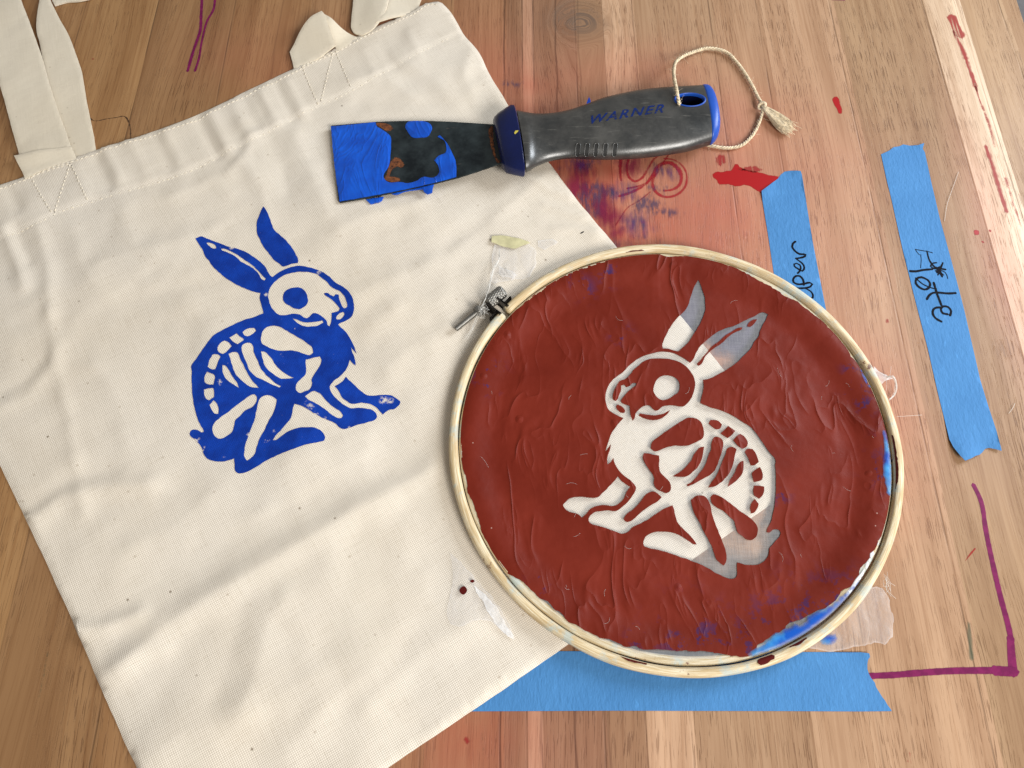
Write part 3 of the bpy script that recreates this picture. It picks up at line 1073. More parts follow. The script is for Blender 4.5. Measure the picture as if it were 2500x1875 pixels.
RIDGES = [  # photo px polyline, half width mm, height mm
    ([(300, 1625), (400, 1535), (500, 1464), (663, 1371), (855, 1254), (1037, 1156), (1110, 1110)], 9, 2.1),
    ([(250, 1500), (430, 1400), (650, 1270), (800, 1190)], 14, -1.0),
    ([(120, 760), (140, 900), (165, 1010), (185, 1130), (205, 1250)], 4.5, .7),
    ([(-20, 1000), (60, 975), (120, 900), (145, 840)], 6, .8),
    ([(0, 960), (60, 930), (100, 880)], 5, -.8),
    ([(60, 1280), (150, 1215), (250, 1190), (360, 1180)], 7, 1.5),
    ([(90, 1230), (170, 1170), (260, 1150)], 6, -.8),
    ([(600, 1720), (640, 1600), (650, 1520), (690, 1470)], 11, 1.3),
    ([(540, 1680), (570, 1570), (600, 1480)], 8, -.4),
    ([(190, 1540), (260, 1530), (340, 1500)], 5, 1.8),
    ([(260, 1650), (330, 1600), (400, 1580)], 6, 1.2),
    ([(330, 1880), (450, 1790), (600, 1750), (760, 1650)], 12, 1.3),
    ([(700, 1830), (820, 1700), (900, 1640)], 10, 1.0),
    ([(900, 1720), (1050, 1580), (1180, 1500)], 9, .8),
    ([(330, 1330), (420, 1290), (520, 1200)], 12, 1.0),
    ([(700, 1130), (830, 1080), (1000, 1000)], 12, 1.0),
    ([(620, 1260), (760, 1180), (900, 1100)], 10, .7),
    ([(10, 560), (45, 640), (60, 700)], 5, 1.4), ([(40, 560), (70, 640)], 4, -1.0),
    ([(95, 560), (120, 650), (125, 760)], 5, 1.1),
    ([(180, 560), (200, 650), (260, 720)], 8, .8), ([(300, 520), (330, 600), (420, 640)], 9, .8),
    ([(420, 480), (520, 440), (560, 470)], 7, .9), ([(250, 640), (400, 600), (520, 560)], 9, .8),
    ([(330, 730), (450, 700), (540, 680)], 8, -.8), ([(230, 900), (280, 960), (300, 1080)], 9, .8),
    ([(600, 400), (640, 460), (650, 540)], 7, 1.0), ([(660, 340), (690, 400), (700, 470)], 6, -1.0),
    ([(720, 330), (760, 420), (800, 520)], 8, 1.0), ([(620, 330), (600, 380), (560, 420)], 5, 1.0),
    ([(830, 560), (920, 520), (1010, 500)], 8, 1.0), ([(1110, 610), (1200, 540), (1290, 460), (1330, 430)], 8, 1.1),
    ([(1000, 640), (1100, 600), (1180, 540)], 8, -.7), ([(870, 720), (960, 680), (1050, 640)], 9, .9),
    ([(1290, 430), (1350, 470), (1390, 480)], 3.5, 1.0), ([(1330, 500), (1390, 520), (1420, 530)], 3.5, .9), ([(1350, 560), (1400, 560), (1450, 570)], 4, .8),
    ([(900, 800), (1000, 740), (1080, 730)], 10, .8), ([(950, 900), (1030, 830), (1090, 800)], 9, .6),
    ([(860, 200), (940, 190), (1010, 240)], 8, .8), ([(1000, 160), (1070, 200), (1110, 260)], 8, .9), ([(1150, 130), (1130, 190), (1160, 240)], 6, .9),
    ([(880, 250), (980, 250), (1100, 255)], 7, -.8),
]
# puckers of the hem, across the band
HEMD = np.array(P(160, 470)) - np.array(P(120, 380))
for (cx, cy, L, w_, a_) in [(30, 480, 60, 4, -.9), (250, 420, 70, 4.5, -1.0), (275, 400, 70, 4, .9), (340, 390, 80, 5, .8), (395, 370, 80, 4, -.8), (420, 355, 70, 4, .7),
                            (505, 330, 90, 4, -1.5), (535, 320, 90, 4.5, 1.3), (585, 290, 80, 4, .8), (610, 270, 70, 3.5, -.8), (655, 262, 80, 3.6, 1.1), (690, 240, 90, 3.6, -1.1),
                            (720, 235, 80, 4, .9), (900, 150, 60, 4, .6), (940, 130, 60, 4, -.6), (1010, 110, 60, 4, .5), (200, 440, 60, 4, .6)]:
    RIDGES.append(([(cx - .22 * L, cy - .45 * L), (cx, cy), (cx + .28 * L, cy + .55 * L)], w_, a_))
RW = [(PW(p, ZB), w_ / 1000, a_ / 1000) for p, w_, a_ in RIDGES]


def bag_h(x, y):
    x = np.asarray(x, float)
    y = np.asarray(y, float)
    q = np.c_[x, y]
    h = np.zeros(len(q))
    for p, w_, a_ in RW:
        lo, hi = p.min(0) - 3 * w_, p.max(0) + 3 * w_
        m_ = (q[:, 0] > lo[0]) & (q[:, 0] < hi[0]) & (q[:, 1] > lo[1]) & (q[:, 1] < hi[1])
        if m_.any():
            d = seg_dist(q[m_], p)
            h[m_] += a_ * (.72 * np.exp(-(d / w_) ** 2) + .28 * np.exp(-d / (.45 * w_)))
    h = h * 1.25
    h += .0015 * vnoise(x, y, .05, 21, 3) + .0003 * vnoise(x, y, .016, 22, 2)
    # flattened under the hoop and the knife
    rh = np.hypot(x - HOOP_C[0], y - HOOP_C[1])
    fl_ = np.clip((rh - HOOP_R + .001) / .016, 0, 1)
    fl_ = fl_ * fl_ * (3 - 2 * fl_)
    h = h * fl_
    h = np.where(h < 0, h * .7, h)
    # hem band: one more folded layer
    side = np.interp(x, hem_w[:, 0], hem_w[:, 1])
    s = np.clip((y - side) / .0016 + .5, 0, 1)
    h = h + .0007 * s * s * (3 - 2 * s)
    d = np.abs(y - side)
    h = h - .00045 * np.exp(-(d / .0011) ** 2) * (x > -.4)
    de = seg_dist(q, bag_c, True)
    ed = np.clip(de / .0022, 0, 1)
    ed = 1 - (1 - ed) ** 2
    h = (ZB + h) * (.35 + .65 * ed)
    return np.maximum(h, .0005)


bag = thing('tote_bag', 'natural cream canvas tote bag lying flat with a blue rabbit skeleton printed on it', 'tote bag', (-.05, 0, 0))
panel = sheet('fabric_panel', [bag_c], bag_h, M['canvas'], bag, .0026, thick=.00045)


def lay(d, f=bag_h):
    return lambda x, y: f(x, y) + d


# rabbit print ------------------------------------------------------------
A1 = lambda l: zc(l, 450, 480, 4.0218)
A2 = lambda l: zc(l, 450, 780, 4.0218)
RAB = []
RAB.append(A1([(775, 100), (800, 130), (830, 190), (855, 260), (885, 325), (940, 375), (990, 420), (1040, 480), (1085, 550), (1110, 600), (1122, 640), (1118, 660),
               (1070, 665), (1020, 680), (975, 690), (930, 660), (880, 620), (840, 570), (790, 505), (755, 450), (730, 400), (712, 360), (708, 300), (715, 235), (740, 170), (760, 125)]))
RAB.append(A1([(112, 415), (165, 392), (230, 415), (330, 450), (430, 490), (520, 510), (600, 540), (680, 590), (760, 650), (800, 700), (840, 770), (865, 792), (900, 765), (960, 730),
               (1020, 705), (1090, 690), (1150, 686), (1220, 700), (1280, 712), (1340, 735), (1390, 765), (1440, 800), (1490, 850), (1560, 890), (1610, 935), (1650, 990), (1668, 1060),
               (1665, 1130), (1640, 1180), (1590, 1215), (1510, 1252), (1560, 1300), (1600, 1345), (1635, 1400), (1665, 1470), (1693, 1540), (1660, 1505)]) +
           A2([(1636, 270), (1650, 320), (1675, 385), (1682, 452), (1650, 430), (1622, 395), (1610, 450), (1580, 500), (1530, 555), (1470, 600), (1425, 660), (1430, 690), (1460, 735),
               (1510, 790), (1570, 840), (1630, 870), (1700, 865), (1780, 870), (1840, 885), (1880, 920), (1893, 955), (1870, 985), (1800, 1005), (1720, 1030), (1640, 1060), (1580, 1078),
               (1530, 1065), (1480, 1020), (1410, 990), (1330, 955), (1250, 905), (1160, 855), (1085, 830), (1072, 870), (1065, 930), (1045, 985), (1000, 1040), (950, 1090), (905, 1140),
               (872, 1187), (900, 1188), (960, 1150), (1020, 1110), (1090, 1080), (1150, 1068), (1220, 1065), (1290, 1072), (1340, 1095), (1375, 1130), (1388, 1170), (1380, 1195), (1340, 1210),
               (1250, 1230), (1150, 1260), (1040, 1300), (930, 1340), (830, 1380), (760, 1420), (690, 1460), (620, 1495), (550, 1512), (510, 1500), (495, 1470), (495, 1420), (490, 1362),
               (450, 1375), (390, 1390), (320, 1392), (250, 1375), (210, 1350), (180, 1310), (165, 1250), (130, 1210), (90, 1170), (60, 1145), (48, 1110), (60, 1085), (95, 1075), (130, 1085),
               (160, 1105), (185, 1100), (180, 1070), (150, 1030), (125, 970), (100, 880), (85, 790), (75, 690), (72, 600), (75, 520), (72, 455), (120, 400), (160, 345), (200, 290), (245, 230),
               (300, 165), (380, 115), (460, 65), (540, 25), (600, 0)]) +
           A1([(680, 1185), (740, 1160), (778, 1145), (770, 1110), (755, 1060), (742, 1000), (745, 945), (690, 935), (620, 910), (560, 885), (490, 850), (410, 800), (350, 750), (290, 700),
               (240, 630), (205, 590), (190, 545), (150, 480)]))
RAB.append(A2([(1590, 562), (1625, 600), (1680, 650), (1740, 705), (1800, 745), (1880, 745), (1960, 738), (2030, 745), (2080, 770), (2122, 808), (2110, 840), (2060, 875), (2000, 890),
               (1975, 905), (1950, 930), (1915, 895), (1870, 850), (1810, 825), (1740, 815), (1640, 825), (1590, 800), (1545, 760), (1515, 700), (1478, 655), (1520, 630), (1560, 600)]))
HOLES1 = [[(217, 450), (250, 450), (310, 485), (315, 505), (290, 510), (240, 480)],
          [(360, 512), (390, 510), (450, 535), (520, 570), (590, 620), (660, 665), (710, 715), (760, 765), (800, 805), (785, 822), (760, 810), (730, 760), (690, 715), (640, 680), (550, 630),
           (490, 580), (420, 545), (370, 530)],
          [(822, 955), (840, 900), (870, 855), (900, 825), (960, 785), (1030, 760), (1100, 748), (1170, 745), (1250, 750), (1310, 770), (1360, 810), (1400, 840), (1430, 875), (1475, 910),
           (1530, 930), (1560, 970), (1590, 1020), (1603, 1070), (1600, 1090), (1575, 1102), (1555, 1085), (1540, 1050), (1522, 1010), (1518, 968), (1490, 962), (1470, 985), (1435, 970),
           (1405, 948), (1375, 952), (1378, 968), (1410, 988), (1450, 1015), (1490, 1055), (1530, 1100), (1520, 1120), (1490, 1132), (1445, 1145), (1445, 1190), (1440, 1230), (1425, 1275),
           (1405, 1255), (1395, 1215), (1370, 1190), (1340, 1165), (1300, 1148), (1260, 1150), (1230, 1180), (1205, 1195), (1180, 1190), (1140, 1160), (1090, 1152), (1030, 1155), (980, 1165),
           (940, 1165), (890, 1130), (850, 1075), (828, 1010)],
          [(1030, 905), (1090, 892), (1145, 900), (1185, 930), (1210, 980), (1215, 1035), (1190, 1075), (1140, 1105), (1090, 1100), (1030, 1070), (985, 1040), (968, 990), (985, 935)],
          [(1490, 1190), (1520, 1150), (1560, 1133), (1572, 1145), (1560, 1180), (1530, 1203), (1495, 1205)],
          [(1065, 1195), (1130, 1220), (1200, 1235), (1280, 1228), (1355, 1215), (1365, 1235), (1320, 1260), (1250, 1275), (1170, 1270), (1110, 1240)]]
HOLES2 = [[(578, 130), (610, 100), (650, 88), (690, 88), (705, 115), (680, 140), (640, 170), (600, 168)],
          [(450, 190), (520, 145), (595, 210), (530, 252), (490, 228)],
          [(335, 300), (370, 240), (405, 218), (440, 235), (475, 270), (430, 325), (390, 350), (350, 335)],
          [(235, 470), (265, 390), (290, 355), (350, 355), (368, 375), (340, 430), (315, 500), (280, 500)],
          [(205, 560), (225, 518), (270, 535), (308, 565), (300, 610), (290, 645), (240, 640), (205, 620)],
          [(190, 690), (240, 680), (290, 678), (297, 720), (295, 765), (245, 795), (215, 775), (195, 735)],
          [(250, 840), (290, 795), (315, 820), (335, 870), (332, 925), (300, 920), (265, 880)],
          [(385, 455), (410, 460), (450, 510), (480, 570), (520, 620), (545, 680), (500, 655), (450, 620), (410, 580), (385, 520)],
          [(445, 350), (490, 330), (530, 335), (555, 390), (590, 460), (630, 540), (660, 590), (700, 635), (735, 680), (670, 672), (610, 640), (550, 590), (505, 530), (480, 470), (465, 410)],
          [(575, 270), (610, 240), (655, 238), (680, 275), (690, 340), (720, 400), (760, 490), (830, 570), (890, 625), (945, 650), (930, 665), (860, 640), (780, 600), (710, 570), (650, 510),
           (620, 440), (590, 370)],
          [(755, 318), (790, 320), (850, 375), (890, 440), (950, 500), (1010, 540), (1072, 570), (1020, 575), (950, 578), (880, 540), (820, 490), (785, 430), (770, 370)],
          [(755, 215), (760, 150), (790, 90), (840, 65), (900, 60), (960, 85), (1040, 130), (1120, 175), (1190, 220), (1250, 265), (1265, 320), (1230, 345), (1180, 335), (1110, 310),
           (1040, 300), (950, 305), (890, 298), (820, 270), (765, 240)],
          [(1190, 385), (1240, 375), (1280, 365), (1330, 358), (1345, 385), (1335, 430), (1300, 490), (1265, 540), (1245, 590), (1252, 620), (1230, 680), (1180, 705), (1140, 720),
           (1100, 700), (1092, 660), (1110, 610), (1150, 570), (1185, 530), (1195, 470), (1188, 420)],
          [(1185, 755), (1230, 715), (1270, 700), (1330, 725), (1380, 780), (1430, 830), (1480, 870), (1530, 900), (1560, 945), (1545, 968), (1510, 970), (1450, 935), (1380, 880),
           (1300, 830), (1220, 785)],
          [(270, 1060), (290, 1015), (350, 960), (430, 905), (500, 850), (570, 800), (640, 755), (690, 742), (715, 765), (710, 810), (680, 850), (600, 895), (540, 950), (500, 985),
           (485, 1040), (470, 1090), (420, 1130), (380, 1160), (330, 1165), (290, 1135), (275, 1100)],
          [(725, 830), (740, 790), (780, 755), (840, 748), (905, 785), (895, 860), (870, 930), (830, 1000), (790, 1090), (740, 1180), (710, 1270), (690, 1330), (650, 1370), (620, 1388),
           (598, 1360), (592, 1280), (610, 1200), (640, 1120), (670, 1040), (695, 970), (710, 900)]]
RAB += [A1(h) for h in HOLES1] + [A2(h) for h in HOLES2]

ZP = ZB + .0004
rab_w = [PW(c, ZP) for c in RAB]
wear_pts = PW(A1([(1325, 745), (470, 490), (800, 955), (785, 435), (1075, 1300)]) +
              A2([(650, 190), (360, 610), (355, 640), (110, 1180), (160, 1290), (90, 1150), (1950, 790), (2020, 800), (1210, 810), (1245, 870), (1300, 930), (1410, 970), (1600, 1065),
                  (460, 1230), (400, 1350), (630, 1130), (890, 1090), (820, 1190), (1270, 1170), (1680, 990), (970, 350), (770, 1230), (1500, 790)]), ZP)
wear_r = np.array([4.0, 3.5, 3, 1.5, 2.5, 2, 2.5, 2, 4.5, 6, 3.5, 5, 4, 3, 4, 5, 4, 4, 2, 2, 2, 2, 2, 2, 2, 2.5, 1.5, 1.2]) * .00024 * 2.6


def wearf(x, y):
    h = np.zeros(len(x))
    for (a, b), r in zip(wear_pts, wear_r * .8):
        h = np.maximum(h, np.exp(-(((x - a) ** 2 + (y - b) ** 2) / r ** 2)))
    return h


sheet('rabbit_print', [smooth_closed(c, .0008, 58, .00009, seed=i) for i, c in enumerate(rab_w)], lay(.00022), M['print'], bag, .0022,
      label='blue printed rabbit with its skeleton left bare in the cloth', extra={'wear': wearf})

# straps ------------------------------------------------------------------


def strap_sheet(name, px, z0, mat='strap', thick=.0009, wav=.0006, seed=1, label=None, hf=None):
    c = smooth_closed(PW(px, z0), .0018, 40, .00005, seed=seed)
    f0 = hf if hf else (lambda x, y: z0 + wav * vnoise(x, y, .03, seed, 2))
    f = lambda x, y: f0(x, y) - .0004 * np.exp(-seg_dist(np.c_[x, y], c, True) / .0004) + .00014 * vnoise(x, y, .012, seed + 5, 2)
    return sheet(name, [c], f, M[mat], bag, .0016, thick=thick, label=label)


def grad(p0, z0_, p1, z1_, wav=.0004, seed=3):
    a, b = np.array(P(*p0, z0_)), np.array(P(*p1, z1_))
    d = b - a
    L = d @ d

    def f(x, y):
        t = np.clip(((x - a[0]) * d[0] + (y - a[1]) * d[1]) / L, 0, 1)
        t = t * t * (3 - 2 * t)
        return z0_ + (z1_ - z0_) * t + wav * vnoise(x, y, .03, seed, 2)
    return f


# strap behind, from under the hem, then the front one with its folded tab
strap_sheet('strap', [(78, -60), (112, -20), (125, 0), (145, 44), (169, 88), (189, 142), (199, 175), (209, 243), (223, 314), (232, 372), (182, 400), (140, 330), (112, 200), (100, 110), (93, 81), (93, 51), (101, 0), (104, -60)][2:] + [(112, -60)],
            .0022, seed=2, hf=grad((110, 20), .0050, (200, 340), .0013), label='strap lying behind, twisting towards the top left')
strap_sheet('strap', [(-60, 40), (-20, 150), (0, 206), (20, 287), (44, 380), (110, 372), (172, 362), (162, 334), (135, 256), (118, 199), (101, 135), (81, 74), (54, 0), (38, -60), (-60, -60)],
            .0052, seed=3, hf=grad((20, 0), .0085, (110, 350), .0040), label='strap lying in front, reaching the folded tab')
strap_sheet('strap_tab', [(34, 380), (105, 367), (174, 358), (183, 384), (140, 398), (101, 412), (58, 432)], .0046, seed=4, hf=grad((100, 365), .0056, (110, 405), .0034), thick=.0008,
            label='folded strap end sewn under the hem')
strap_sheet('strap', [(112, -40), (240, -40), (222, -3), (189, 3), (162, 4), (133, 13), (124, -5)], .0015, seed=5, label='end of a strap peeping in at the top edge')
strap_sheet('strap', [(707, 126), (734, 89), (766, 57), (790, 44), (797, 52), (808, 85), (821, 120), (770, 146), (717, 166)], .003, seed=6,
            hf=grad((740, 150), .0030, (792, 46), .0095), label='strap folding over above the hem')
strap_sheet('strap', [(792, 45), (808, 53), (827, 65), (845, 73), (862, 78), (878, 84), (850, 102), (821, 119), (812, 95), (800, 60)], .0045, seed=7,
            hf=grad((795, 48), .0090, (850, 100), .0015))
strap_sheet('strap', [(862, -50), (862, 0), (858, 40), (858, 69), (864, 79), (884, 86), (910, 75), (930, 56), (941, 37), (949, 12), (952, 0), (955, -50)], .003, seed=8,
            hf=grad((860, 40), .0028, (945, 20), .0062), label='strap curling up at the top edge')
strap_sheet('strap', [(943, -50), (947, 0), (940, 35), (920, 66), (960, 52), (1000, 34), (1016, 22), (1026, 0), (1045, -50)], .0018, seed=9,
            hf=grad((930, 40), .0060, (1010, 10), .0012))


# stitching ----------------------------------------------------------------
def stitches(lines, hf, r=.00032, ln=.0022, gap=.0011):
    V, F = [], []
    rr = random.Random(5)
    for pts in lines:
        p = smooth_closed(PW(pts, ZB + .0006), .0005, 200, 0, closed=False)
        s = np.r_[0, np.cumsum(np.hypot(*np.diff(p, axis=0).T))]
        t = 0.0
        while t < s[-1] - ln:
            l2 = ln * rr.uniform(.8, 1.15)
            tt = np.linspace(t, t + l2, 5)
            x, y = np.interp(tt, s, p[:, 0]), np.interp(tt, s, p[:, 1])
            jx, jy = rr.uniform(-1, 1) * .00012, rr.uniform(-1, 1) * .00012
            z = hf(x + jx, y + jy) + np.array([-.0003, .00012, .0002, .00012, -.0003])
            tube_data(list(zip(x + jx, y + jy, z)), [r * .6, r, r, r, r * .6], 6, V, F)
            t += l2 + gap * rr.uniform(.6, 1.3)
    return mesh_from('stitching', V, F)


top_px = [(a + 3, b + 11) for a, b in BAG_PX[1:17]] + [(1052, 14), (1074, 18)]
st_lines = [top_px, hem_px[1:-1], [(76, 432), (120, 417), (173, 402)], [(76, 432), (100, 475), (132, 527)], [(178, 408), (197, 450), (218, 494)], [(173, 402), (152, 465), (135, 520)],
            [(738, 163), (780, 141), (815, 124)], [(738, 163), (757, 210), (778, 257)], [(819, 122), (838, 170), (860, 222)], [(812, 130), (798, 190), (784, 248)],
            ]
sm_ = stitches(st_lines, bag_h)
V = [tuple(v.co) for v in sm_.vertices]
F = [tuple(p.vertices) for p in sm_.polygons]
nst = len(F)
for ln_ in ([(100, 478), (132, 527)], [(178, 408), (218, 494)], [(173, 402), (135, 520)], [(838, 170), (860, 222)], [(812, 130), (784, 248)]):
    p = smooth_closed(PW(ln_, ZB), .0033, 200, 0, closed=False)
    for a in p:
        z = float(bag_h([a[0]], [a[1]])[0])
        tube_data([(a[0], a[1], z - .0002), (a[0], a[1], z + .00008)], .00026, 6, V, F)
o = obj('stitching', mesh_from('stitching', V, F), M['stitch'])
o.data.materials.append(M['dark'])
for p in list(o.data.polygons)[nst:]:
    p.material_index = 1
adopt(o, bag)
# a small dark fleck of ink on the cloth near the right edge
mk = PW([(1416, 570), (1424, 566), (1426, 568), (1418, 572)], ZB)
sheet('ink_fleck', [mk], lay(.0001), M['ink'], bag, 0)

# ------------------------------------------------------------------ tapes


def torn(p0, p1, n, amp, seed):
    r = np.random.RandomState(seed)
    a, b = np.array(p0, float), np.array(p1, float)
    d = b - a
    nn = np.array([-d[1], d[0]]) / np.hypot(*d)
    out = []
    w_ = 0
    for i in range(1, n):
        w_ = w_ * .6 + r.uniform(-1, 1) * amp
        out.append(tuple(a + d * i / n + nn * w_))
    return out


def tape(name_label, px, holes=(), curls=(), seed=0, zz=.00014):
    c = PW(px, zz)
    ctr = c.mean(0)
    t = thing('masking_tape', name_label, 'tape', (ctr[0], ctr[1], 0))

    def h(x, y):
        z = zz + .00005 * (vnoise(x, y, .012, seed, 2) + 1)
        for (cx, cy, r, a) in curls:
            q = P(cx, cy)
            z = z + a * np.exp(-((x - q[0]) ** 2 + (y - q[1]) ** 2) / r ** 2)
        return z
    s = sheet('tape_strip', [c], h, M['tape'], t, .002, thick=.00012)
    return t, h


t1p = zc([(710, 115), (750, 98), (770, 82), (800, 76), (820, 66), (850, 72), (890, 74), (918, 66), (914, 90), (926, 105)], 1800, 320, 2.0229) + \
    zc([(960, 260), (1000, 430), (1060, 650), (1120, 880), (1200, 1230), (1240, 1360), (1280, 1480), (1298, 1583), (1270, 1574), (1240, 1566), (1222, 1570), (1205, 1590), (1190, 1602), (1170, 1608), (1145, 1622), (1112, 1635), (1090, 1612),
        (1060, 1565), (1045, 1525), (1020, 1410), (990, 1290), (940, 1070), (880, 840), (820, 600), (760, 330), (735, 230)], 1800, 320, 2.0229)
tape1, th1 = tape('long strip of blue masking tape with Tote handwritten on it', t1p, curls=((2158, 346, .006, .0022), (2248, 352, .004, .0016), (2350, 1120, .01, .003), (2440, 1098, .006, .0015)), seed=1)
t2p = zc([(118, 300), (150, 275), (180, 250), (200, 236), (215, 215), (235, 200), (260, 197), (290, 200), (310, 203), (318, 220)], 1800, 320, 2.0229) + \
    zc([(345, 380), (375, 560), (410, 740), (440, 890), (470, 1050), (360, 1100), (250, 1000), (210, 850), (180, 700), (150, 500), (125, 350)], 1800, 320, 2.0229)
tape2, th2 = tape('shorter strip of blue masking tape running under the hoop, half its writing hidden', t2p, curls=((1862, 462, .006, .0012), (1950, 420, .004, .0012)), seed=2)
t3p = [(1020, 1590), (1395, 1590), (1560, 1591), (2000, 1592)] + zc([(1490, 1103), (1560, 1112), (1568, 1140), (1552, 1165), (1548, 1200), (1550, 1240), (1562, 1275), (1580, 1310), (1612, 1350), (1622, 1385), (1650, 1430),
                                                                      (1672, 1465), (1692, 1490), (1715, 1530), (1738, 1560), (1750, 1580)], 1650, 1260, 3.318) + \
    [(2100, 1737), (1900, 1736), (1500, 1735), (1100, 1737), (1000, 1737)]
tape3, th3 = tape('wide strip of blue masking tape lying crosswise below the hoop', t3p, seed=3, curls=((2118, 1600, .006, .0008),))

z7 = lambda l: PW(zc(l, 1800, 320, 2.0229), .0002)
W = [(6.0 * PXM)]
tote_st = [([(852, 692), (880, 693), (920, 686), (965, 682)], [7 * PXM, 5.5 * PXM]), ([(906, 610), (908, 640), (905, 676)], [2 * PXM]),
           ([(878, 584), (910, 590), (945, 596), (965, 602)], [2.5 * PXM]), ([(880, 586), (892, 604), (900, 612)], [2 * PXM]),
           ([(936, 592), (950, 640), (975, 672), (1000, 690)], [3 * PXM, 7 * PXM]), ([(985, 650), (960, 655), (955, 668), (975, 680), (1000, 670)], [4 * PXM]),
           ([(1015, 650), (1005, 680), (990, 712)], [4 * PXM]), ([(975, 672), (1005, 680), (1030, 684)], [5 * PXM]), ([(985, 700), (1010, 690), (1028, 700), (1040, 730)], [4 * PXM, 2 * PXM]),
           ([(980, 690), (1000, 700), (1012, 720)], [6 * PXM]), ([(1010, 660), (1000, 690), (1018, 712)], [4 * PXM]),
           ([(940, 735), (910, 722), (885, 730), (882, 752), (900, 772), (925, 783), (945, 775), (952, 752), (940, 735)], W),
           ([(880, 725), (915, 755), (960, 775), (985, 780)], [4 * PXM, 3 * PXM]),
           ([(1080, 800), (1040, 802), (990, 798), (965, 800), (945, 815), (936, 832)], W), ([(970, 748), (985, 800), (1000, 840), (1008, 862)], W),
           ([(1050, 912), (1056, 890), (1042, 870), (1018, 866), (1005, 880), (1015, 900), (1040, 905)], W), ([(1010, 872), (985, 872), (968, 882), (966, 905), (980, 925), (1010, 942)], W)]
ribbon_mesh('handwriting', [(z7(p), wd) for p, wd in tote_st], lambda x, y: th1(x, y) + .00006, M['ink'], tape1, label='black handwritten word Tote, turned sideways', jit=.12)
z8 = lambda l: PW(zc(l, 1870, 560, 8.294), .0002)
W2 = [5.6 * PXM]
ink2 = [([(602, 243), (545, 290), (530, 350), (580, 430), (680, 500), (770, 505), (800, 512), (790, 545), (690, 578), (600, 590)], W2),
        ([(600, 590), (700, 660), (765, 730), (770, 810), (735, 845), (650, 800), (575, 745), (568, 705), (620, 688), (685, 720), (705, 790), (680, 850), (640, 892)], [3.5 * PXM, 5.5 * PXM, 5 * PXM, 4 * PXM, 5.5 * PXM]),
        ([(768, 1130), (750, 1020), (690, 950), (610, 945), (555, 1000), (560, 1070), (640, 1110), (760, 1105), (890, 1080), (940, 1108), (900, 1160), (760, 1190), (600, 1185), (500, 1150)], W2),
        ([(800, 1195), (900, 1250), (950, 1320), (950, 1380), (900, 1402), (860, 1400)], [3.5 * PXM, 5.5 * PXM])]
ribbon_mesh('handwriting', [(z8(p), wd) for p, wd in ink2], lambda x, y: th2(x, y) + .00006, M['ink'], tape2, label='black handwriting running sideways under the hoop', jit=.12)

# ------------------------------------------------------------------ embroidery hoop
hoop = thing('embroidery_hoop', 'round bamboo embroidery hoop holding a red painted rabbit stencil screen', 'embroidery hoop', (HOOP_C[0], HOOP_C[1], 0))
HB = .0019           # underside of the hoop
GA = math.atan2(*((np.array(P(1222, 757, .006)) - HOOP_C)[::-1]))   # where the clamp is


def ring(name, r_in, r_out, z0, z1, mat, gap=0.0, wob=0.0, seed=1, n=360, e=3.0):
    V, F = [], []
    K = 20
    ctr_r, hw = (r_in + r_out) / 2, (r_out - r_in) / 2
    zc_, hh = (z0 + z1) / 2, (z1 - z0) / 2
    r_ = np.random.RandomState(seed)
    ph = r_.uniform(0, 6.28, 6)
    a0, a1 = GA + gap, GA + 2 * math.pi - gap
    closed = gap == 0
    m_ = n if closed else n + 1
    for i in range(m_):
        a = a0 + (a1 - a0) * i / n
        w1 = wob * (math.sin(2 * a + ph[0]) + .6 * math.sin(5 * a + ph[1]) + .4 * math.sin(11 * a + ph[2]))
        w2 = 1 + .05 * math.sin(7 * a + ph[3]) + .04 * math.sin(17 * a + ph[4])
        for k in range(K):
            t = 2 * math.pi * k / K
            c, s = math.cos(t), math.sin(t)
            cx = math.copysign(abs(c) ** (2 / e), c) * hw * w2
            cz = math.copysign(abs(s) ** (2 / e), s) * hh
            R = ctr_r + w1 + cx
            V.append((R * math.cos(a), R * math.sin(a), zc_ + cz))
    for i in range(m_ if closed else n):
        for k in range(K):
            a = i * K + k
            b = i * K + (k + 1) % K
            c = ((i + 1) % m_) * K + (k + 1) % K
            d = ((i + 1) % m_) * K + k
            F.append((a, d, c, b))
    if not closed:
        F.append(tuple(range(K)))
        F.append(tuple(n * K + k for k in range(K))[::-1])
    me = mesh_from(name, V, F)
    bm = bmesh.new()
    bm.from_mesh(me)
    bmesh.ops.recalc_face_normals(bm, faces=bm.faces)
    bm.to_mesh(me)
    bm.free()
    o = obj(name, me, mat)
    o.parent = hoop
    return o


OUT_W = .0052
ring('outer_ring', HOOP_R - OUT_W, HOOP_R, HB, HB + .0070, M['outer_bamboo'], gap=.017, wob=.00012, seed=2, e=2.9)
R_IN = HOOP_R - OUT_W - .0006
ring('inner_ring', R_IN - .0050, R_IN, HB, HB + .0048, M['inner_bamboo'], wob=.0001, seed=4, e=3.4)
ZS = .0036           # height of the taut screen


def screen_h(x, y):
    r = np.hypot(x - HOOP_C[0], y - HOOP_C[1])
    t = np.clip((r - (R_IN - .022)) / .018, 0, 1)
    t = t * t * (3 - 2 * t)
    top = HB + .0048 + .00012
    z = ZS + (top - ZS) * t
    u = np.clip((r - (R_IN - .0016)) / .0016, 0, 1)
    z = z - .0022 * u * u
    ang = np.arctan2(y - HOOP_C[1], x - HOOP_C[0])
    z = z + .00008 * np.sin(ang * 44 + 2 * np.sin(ang * 9)) * np.exp(-((r - R_IN + .012) / .006) ** 2)
    return z + .00010 * vnoise(x, y, .03, 51, 3)


circ = np.array([(HOOP_C[0] + (R_IN - .0001) * math.cos(a), HOOP_C[1] + (R_IN - .0001) * math.sin(a)) for a in np.linspace(0, 2 * math.pi, 260, endpoint=False)])

